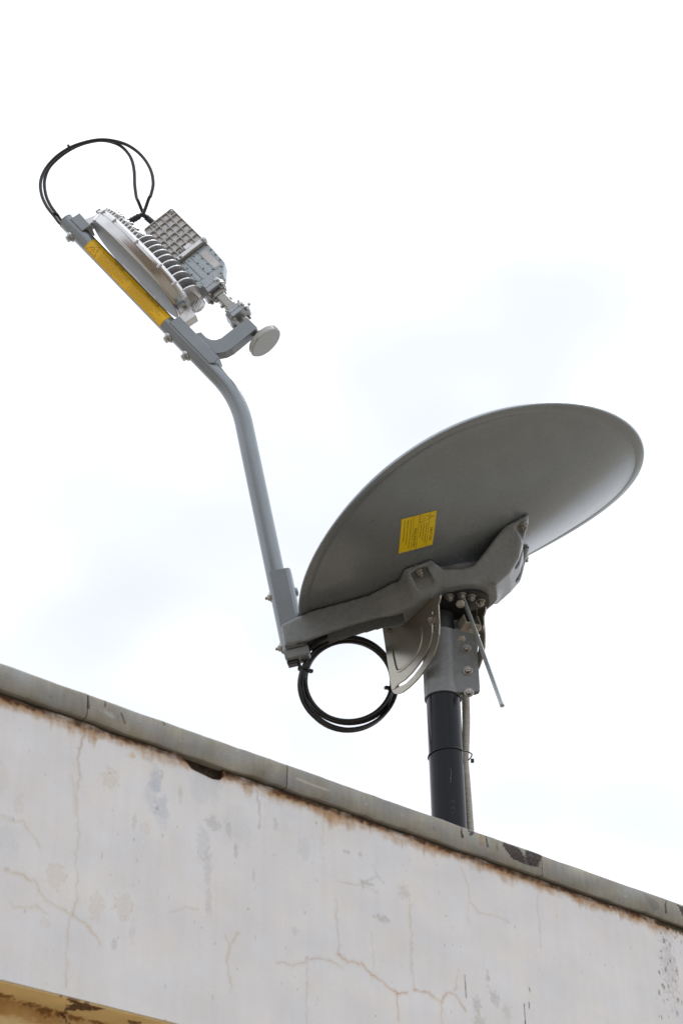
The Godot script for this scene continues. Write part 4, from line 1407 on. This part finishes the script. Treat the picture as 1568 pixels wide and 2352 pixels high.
func build_transceiver() -> void:
	var t := thing("transceiver", "finned silver outdoor transceiver with waveguide and feed horn on the arm", "transceiver", ANT * FEED)
	# lid: a smooth tray facing the arm
	var s := Shape.new()
	var rings := []
	for e in [[0.0436, -0.0165], [0.0442, -0.0130], [0.0462, -0.0102], [0.050, -0.0085], [0.066, -0.0050], [0.0695, -0.004], [0.0700, 0.001], [0.0738, 0.001]]:
		rings.append(oval_ring(e[0], e[1]))
	for i in rings.size() - 1:
		s.grid([rings[i], rings[i + 1]], true, 1 if i < 5 else 10 + i)
	s.fan(rings[-1])
	var lid := part("lid", s, M.alu_smooth, t)
	s = Shape.new()
	s.grid([oval_ring(0.0425, -0.0180), oval_ring(0.0430, -0.0160), oval_ring(0.0437, -0.0160)], true)
	s.fan(oval_ring(0.0425, -0.0180), true)
	part("lid_face", s, M.lid_face, lid)
	s = Shape.new()
	var lab := [Vector3(0.185, 0.0420, -0.0850), Vector3(0.340, 0.0420, -0.0850), Vector3(0.340, 0.0420, -0.044), Vector3(0.185, 0.0420, -0.044)]
	var lp := Paint.new(176, 98, 71)
	for k in lp.px.size():
		lp.px[k] = 0.70
	for k in 5:
		words(lp, 8, 60 + 14 * (k % 3), 12 + k * 13, 3, Color(0.3, 0.3, 0.3))
	for k in 34:
		bar(lp, 92 + int(k * 2.3), 52, 92 + int(k * 2.3) + 1 + k % 2, 84, Color(0.12, 0.12, 0.12), 0.95)
	s.quad_uv([lab[3], lab[0], lab[1], lab[2]], [Vector2(0, 1), Vector2(0, 0), Vector2(1, 0), Vector2(1, 1)])
	part("rating_label", s, uv_material(lp.texture(), 0.5), lid)
	# housing body above the gasket
	s = Shape.new()
	rings = []
	for e in [[0.0745, -0.001], [0.0790, -0.001], [0.0800, -0.0035], [0.0880, -0.0095], [0.0890, -0.012]]:
		rings.append(oval_ring(e[0], e[1]))
	for i in rings.size() - 1:
		s.grid([rings[i], rings[i + 1]], true, 10 + i)
	s.fan(rings[0], true)
	s.fan(rings[-1])
	var body := part("housing", s, M.alu, t)
	# screw lugs along the seam
	for k in 16:
		var ring := oval_ring(0.0765, 0.0015, 16)
		s = Shape.new()
		var q: Vector3 = ring[k]
		s.lathe(looking(Vector3(q.x, 0.066, q.z), Vector3.UP), [Vector2(0.0042, 0.002), Vector2(0.0042, 0.0165), Vector2(0.003, 0.0175)], 12)
		part("screw_lug", s, M.alu, body)
	# fins: low ones at the upper end, tall rounded ones at the lower end
	var fins := []
	for k in 5:
		fins.append([0.078 + k * 0.0135, 0.118, 0.0052, 0.7, false])
	for k in 7:
		fins.append([0.156 + k * 0.0135, 0.1185 + 0.003 * (k % 2), 0.0052, 0.65, false])
	for k in 10:
		fins.append([0.252 + k * 0.0210, 0.1385, 0.0044, 1.0, true])
	for f in fins:
		var w: float = oval(f[0]) - 0.012
		if w < 0.02:
			continue
		s = Shape.new()
		var pr := PackedVector2Array()
		if f[4]:
			for k in 9:
				var a := PI / 2 * k / 8.0
				pr.append(Vector2(w - 0.062 * (1.0 - cos(a)), 0.088 + (f[1] - 0.088) * sin(a)))
			pr.append(Vector2(-w + 0.03, f[1]))
			pr.append(Vector2(-w, 0.088))
		else:
			pr = PackedVector2Array([Vector2(w, 0.088), Vector2(w, 0.100), Vector2(w * f[3], f[1] - 0.006), Vector2(w * f[3] - 0.006, f[1]), Vector2(w * 0.1, f[1] - 0.002), Vector2(w * 0.06, f[1] - 0.012), Vector2(-w * 0.1, f[1] - 0.012), Vector2(-w * 0.14, f[1]), Vector2(-w * 0.7, f[1]), Vector2(-w, 0.088)])
		s.slab(Transform3D(Basis(Vector3(0, 0, 1), Vector3.UP, Vector3(-1, 0, 0)), Vector3(f[0], 0, 0)), pr, -f[2] * 0.5, f[2] * 0.5, 0.0007)
		part("fin", s, M.alu, body)
	# block between the fins that carries the module
	s = Shape.new()
	s.slab(Transform3D(), rounded(Vector2(0.19, 0.1), Vector2(0.44, 0.150), 0.006), -0.055, -0.018, 0.002)
	part("module_base", s, M.cast_alu, body)
	# mounting tabs to the saddle blocks
	for e in [[0.036, 0.062, 0.036, 0.088], [0.478, 0.504, 0.033, 0.078]]:
		s = Shape.new()
		s.slab(Transform3D(), PackedVector2Array([Vector2(e[0], e[2]), Vector2(e[1], e[2]), Vector2(e[1] + 0.004, e[3] - 0.006), Vector2(e[0] + 0.02 if e[0] < 0.1 else e[0] - 0.012, e[3])]), -0.016, 0.016, 0.0015)
		part("mounting_tab", s, M.alu, body)
	for e in [[0.062, 0.082, 0.010]]:
		s = Shape.new()
		s.box(Transform3D(), Vector3(0.045, 0.070, -0.014), Vector3(0.085, 0.088, 0.014), 0.002)
		part("mounting_tab", s, M.alu, body)
	# ribbed lug at the lower end
	s = Shape.new()
	var fan := PackedVector2Array()
	for k in 14:
		var a := TAU * k / 14.0
		fan.append(Vector2(0.470 + 0.019 * cos(a), 0.100 + 0.024 * sin(a)))
	s.slab(Transform3D(Basis(Vector3.UP, 0.5), Vector3(0.035, 0, 0.235)).translated_local(Vector3(0, 0, -0.01)), fan, -0.006, 0.0, 0.002)
	s = Shape.new()
	s.slab(Transform3D(), fan, -0.016, -0.004, 0.003)
	s.box(Transform3D(), Vector3(0.440, 0.080, -0.03), Vector3(0.470, 0.118, -0.004), 0.003)
	var lug := part("end_lug", s, M.alu, body)
	for k in 3:
		s = Shape.new()
		s.box(Transform3D(Basis(Vector3.BACK, 0.5), Vector3(0.462 + 0.008 * k, 0.100, -0.004)), Vector3(-0.0012, -0.017, 0.0), Vector3(0.0012, 0.017, 0.003), 0.0004)
		part("rib", s, M.alu, lug)

	# waffle-backed cast module
	s = Shape.new()
	var Z1 := 0.004
	s.slab(Transform3D(), rounded(Vector2(0.180, 0.139), Vector2(0.322, 0.243), 0.011), -0.046, Z1, 0.002)
	var mod := part("cast_module", s, M.cast_alu, t)
	var xs := [0.1815, 0.2030, 0.2265, 0.2500, 0.2735, 0.2970, 0.3190]
	var ys := [0.1405, 0.1600, 0.1795, 0.2000, 0.2205, 0.2415]
	for x in xs:
		s = Shape.new()
		s.box(Transform3D(), Vector3(x - 0.0013, 0.1430 if x < 0.185 else 0.1400, Z1 - 0.001), Vector3(x + 0.0013, 0.2400 if x < 0.185 else 0.2425, Z1 + 0.0065), 0.0006)
		part("rib", s, M.cast_alu, mod)
	for y in ys:
		s = Shape.new()
		s.box(Transform3D(), Vector3(0.1835, y - 0.0013, Z1 - 0.001), Vector3(0.3200, y + 0.0013, Z1 + 0.0060), 0.0006)
		part("rib", s, M.cast_alu, mod)
	var bosses := [[0.2265, 0.1795, 0.0055], [0.2500, 0.2000, 0.0050], [0.2265, 0.2205, 0.0048], [0.2735, 0.1795, 0.0052], [0.2030, 0.1600, 0.0048], [0.2735, 0.2205, 0.0045], [0.2500, 0.1600, 0.0050], [0.2970, 0.2000, 0.0046], [0.1905, 0.2330, 0.0036], [0.1905, 0.1700, 0.0036], [0.3085, 0.1700, 0.0042], [0.2970, 0.1600, 0.0046]]
	for b in bosses:
		s = Shape.new()
		s.lathe(looking(Vector3(b[0], b[1], Z1 - 0.001), Vector3.BACK), [Vector2(b[2] * 1.1, 0.0), Vector2(b[2], 0.0068), Vector2(b[2] * 0.6, 0.0072), Vector2(b[2] * 0.5, 0.004), Vector2(0.0, 0.004)], 14)
		part("boss", s, M.cast_alu, mod)
	for i in 6:
		for j in 5:
			if (i * 7 + j * 3) % 4 == 1:
				s = Shape.new()
				s.lathe(looking(Vector3((xs[i] + xs[i + 1]) * 0.5, (ys[j] + ys[j + 1]) * 0.5, Z1 - 0.001), Vector3.BACK), [Vector2(0.0072, 0.0), Vector2(0.0068, 0.0022), Vector2(0.0, 0.0024)], 16)
				part("pad", s, M.cast_alu, mod)
	# flange bar
	s = Shape.new()
	s.slab(Transform3D(), rounded(Vector2(0.3225, 0.146), Vector2(0.3355, 0.249), 0.003), -0.05, 0.018, 0.0015)
	s.slab(Transform3D(), rounded(Vector2(0.308, 0.182), Vector2(0.3228, 0.205), 0.004), -0.0, 0.0165, 0.0015)
	part("flange_bar", s, M.alu, mod)
	for y in [0.158, 0.238]:
		s = Shape.new()
		s.hexbolt(looking(Vector3(0.329, y, 0.018), Vector3.BACK), 0.0042, 0.003, 1.3)
		part("screw", s, M.zinc, mod)

	# machined filter box
	s = Shape.new()
	var outl := PackedVector2Array([Vector2(0.336, 0.142), Vector2(0.430, 0.128), Vector2(0.446, 0.136), Vector2(0.452, 0.196), Vector2(0.452, 0.211), Vector2(0.421, 0.240), Vector2(0.360, 0.244), Vector2(0.336, 0.244)])
	s.slab(Transform3D(), outl, -0.045, 0.003, 0.0015)
	var filt := part("filter_box", s, M.blue_alu, t)
	var panels := [[0.342, 0.180, 0.420, 0.200, 0.0012], [0.340, 0.160, 0.425, 0.1785, 0.0022], [0.350, 0.204, 0.424, 0.231, 0.0010], [0.424, 0.150, 0.446, 0.200, 0.0020], [0.360, 0.146, 0.420, 0.1585, 0.0012]]
	for b in panels:
		s = Shape.new()
		s.slab(Transform3D(), rounded(Vector2(b[0], b[1]), Vector2(b[2], b[3]), 0.002), 0.0022, 0.003 + b[4], 0.0005)
		part("cover_panel", s, M.blue_alu, filt)
	for b in [[0.342, 0.239], [0.362, 0.238], [0.384, 0.237], [0.406, 0.236], [0.426, 0.225], [0.442, 0.210], [0.344, 0.205], [0.368, 0.2025], [0.392, 0.2025], [0.416, 0.2025], [0.346, 0.1900], [0.372, 0.1835], [0.396, 0.1835], [0.418, 0.1835], [0.342, 0.1560], [0.364, 0.1520], [0.388, 0.1480], [0.412, 0.1440], [0.438, 0.1500], [0.441, 0.1900], [0.434, 0.1350], [0.350, 0.1700]]:
		s = Shape.new()
		s.lathe(looking(Vector3(b[0], b[1], 0.003), Vector3.BACK), [Vector2(0.0027, 0.0), Vector2(0.0027, 0.0032), Vector2(0.0020, 0.0042), Vector2(0.0012, 0.0042), Vector2(0.0010, 0.0032)], 10)
		part("screw", s, M.bolt, filt)
	var fp := Paint.new(96, 30, 73)
	for k in fp.px.size():
		fp.px[k] = 0.86
	for k in 3:
		words(fp, 6, 60 + 12 * (k % 2), 5 + k * 8, 3, Color(0.42, 0.42, 0.45))
	bar(fp, 0, 0, 96, 1, Color(0.5, 0.5, 0.5), 0.8)
	s = Shape.new()
	s.quad_uv([Vector3(0.354, 0.2075, 0.0044), Vector3(0.418, 0.2075, 0.0044), Vector3(0.418, 0.2275, 0.0044), Vector3(0.354, 0.2275, 0.0044)], [Vector2(0, 1), Vector2(1, 1), Vector2(1, 0), Vector2(0, 0)])
	part("serial_label", s, uv_material(fp.texture(), 0.5), filt)

	# waveguide: flanges, ribbed section, round neck, horn with a white cap
	var AX := Transform3D(Basis(Vector3.UP, Vector3(0, 0, 1), Vector3.RIGHT), Vector3(0, 0.1645, -0.012))   # z down the waveguide
	var sq := func(h: float, c: float) -> PackedVector2Array:
		return PackedVector2Array([Vector2(-h + c, -h), Vector2(h - c, -h), Vector2(h, -h + c), Vector2(h, h - c), Vector2(h - c, h), Vector2(-h + c, h), Vector2(-h, h - c), Vector2(-h, -h + c)])
	s = Shape.new()
	for e in [[0.445, 0.4605, 0.031], [0.461, 0.476, 0.033], [0.556, 0.570, 0.031], [0.5705, 0.584, 0.033]]:
		s.slab(AX, sq.call(e[2], 0.011), e[0], e[1], 0.0014)
	var wg := part("waveguide_flange", s, M.flange_alu, t)
	for x in [0.4685, 0.5775]:
		for e in [[0.0225, 0.0225], [-0.0225, 0.0225], [0.0225, -0.0225], [-0.0225, -0.0225]]:
			s = Shape.new()
			s.lathe(AX * Transform3D(Basis(), Vector3(e[0], e[1], x - 0.028)), [Vector2(0.0034, 0.0), Vector2(0.0034, 0.042), Vector2(0.0020, 0.043)], 10)
			s.slab(AX * Transform3D(Basis(), Vector3(e[0], e[1], 0)), PackedVector2Array([Vector2(0.0058, 0), Vector2(0.0029, 0.005), Vector2(-0.0029, 0.005), Vector2(-0.0058, 0), Vector2(-0.0029, -0.005), Vector2(0.0029, -0.005)]), x + 0.008, x + 0.0125, 0.0005)
			part("flange_bolt", s, M.bolt, wg)
	for x in [0.462, 0.570]:
		s = Shape.new()
		s.lathe(looking(Vector3(x, 0.197, -0.004), Vector3(0.1, 1, 0.1)), [Vector2(0.0042, -0.003), Vector2(0.0042, 0.010), Vector2(0.0030, 0.012)], 12)
		part("tuning_screw", s, M.zinc, wg)
		s = Shape.new()
		s.box(Transform3D(), Vector3(x - 0.007, 0.176, 0.019), Vector3(x + 0.007, 0.190, 0.0225), 0.001)
		s.lathe(looking(Vector3(x, 0.183, 0.0225), Vector3.BACK), [Vector2(0.0042, 0.0), Vector2(0.0038, 0.004), Vector2(0.002, 0.0042)], 12)
		part("tuning_screw", s, M.zinc, wg)
	s = Shape.new()
	s.slab(AX, rounded(Vector2(-0.0135, -0.0135), Vector2(0.0135, 0.0135), 0.0045), 0.476, 0.556, 0.0005)
	s.slab(AX, rounded(Vector2(-0.0185, -0.0165), Vector2(0.0175, 0.0165), 0.0045), 0.478, 0.492, 0.001)
	s.slab(AX, rounded(Vector2(-0.0165, -0.0150), Vector2(0.0160, 0.0150), 0.0045), 0.538, 0.556, 0.001)
	var tube := part("waveguide", s, M.wave_alu, t)
	for e in [[0.486, 0.0185, 0.012], [0.516, 0.0140, 0.0], [0.498, -0.0160, 0.006], [0.522, -0.0150, 0.004]]:
		s = Shape.new()
		s.lathe(looking(Vector3(e[0], 0.1645 + e[1], -0.012 + e[2]), Vector3(0, signf(e[1]), 0)), [Vector2(0.0048, -0.004), Vector2(0.0046, 0.005), Vector2(0.003, 0.0064)], 12)
		part("tuning_screw", s, M.wave_alu, tube)
	s = Shape.new()
	s.lathe(AX, [Vector2(0.0128, 0.584), Vector2(0.0128, 0.604), Vector2(0.0118, 0.606), Vector2(0.0118, 0.652), Vector2(0.0135, 0.656), Vector2(0.022, 0.664), Vector2(0.036, 0.671), Vector2(0.0465, 0.676), Vector2(0.0480, 0.678)], 40)
	var horn := part("feed_horn", s, M.wave_alu, t)
	s = Shape.new()
	s.lathe(AX, [Vector2(0.0472, 0.6782), Vector2(0.0492, 0.679), Vector2(0.0492, 0.692), Vector2(0.0475, 0.6945), Vector2(0.0, 0.6952)], 48)
	part("horn_cap", s, M.cap, horn)
	for k in 4:
		s = Shape.new()
		var a := TAU * k / 4.0 + 0.5
		s.box(AX * Transform3D(Basis(Vector3.BACK, a), Vector3(cos(a) * 0.0485, sin(a) * 0.0485, 0.680)), Vector3(-0.001, -0.006, 0.0), Vector3(0.0024, 0.006, 0.011), 0.0006)
		part("cap_clip", s, M.cap, horn)
	# cable connectors with rubber boots
	for e in [[Vector3(0.119, 0.106, -0.004), Vector3(0.129, 0.170, -0.004)], [Vector3(0.181, 0.182, -0.020), Vector3(0.128, 0.178, -0.020)]]:
		s = Shape.new()
		var pts := PackedVector3Array()
		var rr := []
		for k in 13:
			pts.append(e[0].lerp(e[1], k / 12.0))
			rr.append(0.0088 + (0.0007 if k % 2 == 0 else -0.0006) - (0.002 if k > 10 else 0.0))
		s.tube(pts, rr, 14)
		part("connector_boot", s, M.rubber, t)

func cable_points(pts: Array, ox: float, oy: float, k: float, xs) -> Array:
	var out := []
	for i in pts.size():
		var x: float = xs if xs is float else xs[mini(i, xs.size() - 1)]
		out.append(ap(ox + pts[i][0] * k, oy + pts[i][1] * k, x))
	return out

func coil_x(x: float) -> float:          # the coil leans back behind the elevation plate
	return 0.004 - 0.172 * clampf((x - 240.0) / 560.0, 0.0, 1.05)

func build_cables() -> void:
	var o := ap(150, 520, 0.0)
	var F := func(v: Vector3) -> Vector3:
		return FEED * v
	# two feed cables looping from the transceiver into the top of the arm
	var a := [FEED * Vector3(0.128, 0.164, -0.004), FEED * Vector3(0.129, 0.176, -0.004)]
	a.append_array(cable_points([[690, 420], [700, 405], [714, 335], [698, 255], [648, 178], [575, 122], [490, 94], [405, 88], [318, 105], [240, 134], [165, 184], [106, 250], [76, 322], [80, 395], [108, 462], [152, 520], [192, 566]], 63.4, 285.4, 0.40444, 0.008))
	a.append(FEED * Vector3(-0.002, 0.004, 0.008))
	a.append(FEED * Vector3(0.03, 0.004, 0.008))
	var b := [FEED * Vector3(0.134, 0.1784, -0.020), FEED * Vector3(0.124, 0.178, -0.020)]
	b.append_array(cable_points([[630, 440], [618, 410], [609, 340], [606, 265], [590, 196], [552, 142], [500, 108], [420, 92], [330, 107], [250, 140], [178, 190], [122, 250], [98, 322], [104, 395], [128, 455], [168, 512], [202, 552]], 63.4, 285.4, 0.40444, -0.004))
	b.append(FEED * Vector3(-0.002, 0.010, -0.004))
	b.append(FEED * Vector3(0.03, 0.010, -0.004))
	var k := 0
	for e in [a, b]:
		var lbl: String = ["black cable of the wider loop from the transceiver into the arm", "black cable of the narrower loop from the transceiver into the arm"][k]
		var c := thing("coaxial_cable", lbl, "cable", ANT, "cables looping above the feed arm")
		var s := Shape.new()
		s.tube(smooth_path(e, 8), 0.0049, 12)
		part("sheath", s, M.cable, c)
		k += 1
	# ties on the two cables
	for e in [[240, 138, 0.4, "small black cable tie at the crown of the cable loop"], [162, 516, 0.9, "small black cable tie where the loop enters the arm"]]:
		var at := ap(63.4 + e[0] * 0.40444, 285.4 + e[1] * 0.40444, 0.002)
		var c := thing("cable_tie", e[3], "cable tie", ANT * Transform3D(Basis(), at), "cable ties on the loop")
		var s := Shape.new()
		var tang := (FEED.basis.x if e[1] > 300 else FEED.basis.y * 0.5 - FEED.basis.x * 0.2).normalized()
		if e[1] < 300:
			tang = (ap(63.4 + 280 * 0.40444, 285.4 + 118 * 0.40444) - ap(63.4 + 200 * 0.40444, 285.4 + 160 * 0.40444)).normalized()
		var fr := looking(Vector3.ZERO, tang, Vector3.RIGHT)
		s.lathe(fr, [Vector2(0.0075, -0.003), Vector2(0.0082, -0.0022), Vector2(0.0082, 0.0022), Vector2(0.0075, 0.003)], 16)
		s.box(fr, Vector3(-0.004, 0.004, -0.0035), Vector3(0.004, 0.0155, 0.0035), 0.001)
		part("strap", s, M.rubber, c)
	# the surplus cable coiled under the bracket
	var c2 := thing("coiled_cable", "coil of black cable hanging under the dish bracket by the mast", "cable", ANT)
	var coil_n := (ap(800, 1450, coil_x(524)) - ap(800, 1650, coil_x(524))).cross(ap(900, 1560, coil_x(775)) - ap(700, 1560, coil_x(280))).normalized()
	var turns := [[522, 1122, 240, 228, 0.006], [532, 1126, 256, 226, 0.0], [520, 1120, 234, 219, -0.007], [536, 1132, 270, 262, 0.004], [522, 1140, 262, 268, -0.004], [530, 1146, 282, 262, 0.011], [533, 1128, 264, 238, -0.010]]
	var path := []
	for e in [[222, 955], [232, 985], [246, 1025]]:
		path.append([e[0], e[1], 0.0])
	for i in turns.size():
		var q: Array = turns[i]
		var nx: Array = turns[mini(i + 1, turns.size() - 1)]
		for j in 20:
			var t := j / 20.0
			var an := PI - TAU * t        # starts on the left, runs down and round
			var w := func(n: int) -> float:
				return lerpf(q[n], nx[n], t)
			path.append([w.call(0) + cos(an) * w.call(2), w.call(1) + sin(an) * w.call(3), w.call(4) + 0.003 * sin(an * 2.0 + i)])
	var pts := []
	for e in path:
		pts.append(ap(586.6 + e[0] * 0.40444, 1109.8 + e[1] * 0.40444, e[2] + coil_x(e[0])))
	var s := Shape.new()
	s.tube(smooth_path(pts, 3), 0.0047, 10)
	part("sheath", s, M.cable, c2)
	s = Shape.new()
	var lead := []
	for e in [[236, 955, 0.0], [250, 985, 0.0], [275, 1005, 0.004], [292, 968, 0.006], [340, 905, 0.006], [420, 865, 0.006]]:
		lead.append(ap(586.6 + e[0] * 0.40444, 1109.8 + e[1] * 0.40444, e[2] + coil_x(e[0])))
	s.tube(smooth_path(lead, 6), 0.0050, 10)
	part("cable_lead", s, M.cable, c2)
	for e in [[272, 1055, 0.0, "black cable tie round the coil beneath the arm foot"], [788, 1168, 0.0, "black cable tie holding the coil to the elevation plate"]]:
		var at := ap(586.6 + e[0] * 0.40444, 1109.8 + e[1] * 0.40444, coil_x(e[0]))
		var tie := thing("cable_tie", e[3], "cable tie", ANT * Transform3D(Basis(), at), "cable ties on the coil")
		s = Shape.new()
		var cen := ap(586.6 + 524 * 0.40444, 1109.8 + 1130 * 0.40444, coil_x(524))
		var tang := (at - cen).cross(coil_n).normalized()
		var fr := looking(Vector3.ZERO, tang, Vector3.RIGHT)
		var rad := 0.0145 if e[0] < 400 else 0.017
		s.lathe(fr, [Vector2(rad - 0.001, -0.0035), Vector2(rad, -0.0028), Vector2(rad, 0.0028), Vector2(rad - 0.001, 0.0035)], 20)
		var away := fr.basis.inverse() * (cen - at).normalized()
		s.box(fr * looking(Vector3.ZERO, away, Vector3.BACK), Vector3(-0.005, -0.004, rad - 0.002), Vector3(0.005, 0.004, rad + 0.012), 0.001)
		part("strap", s, M.rubber, tie)
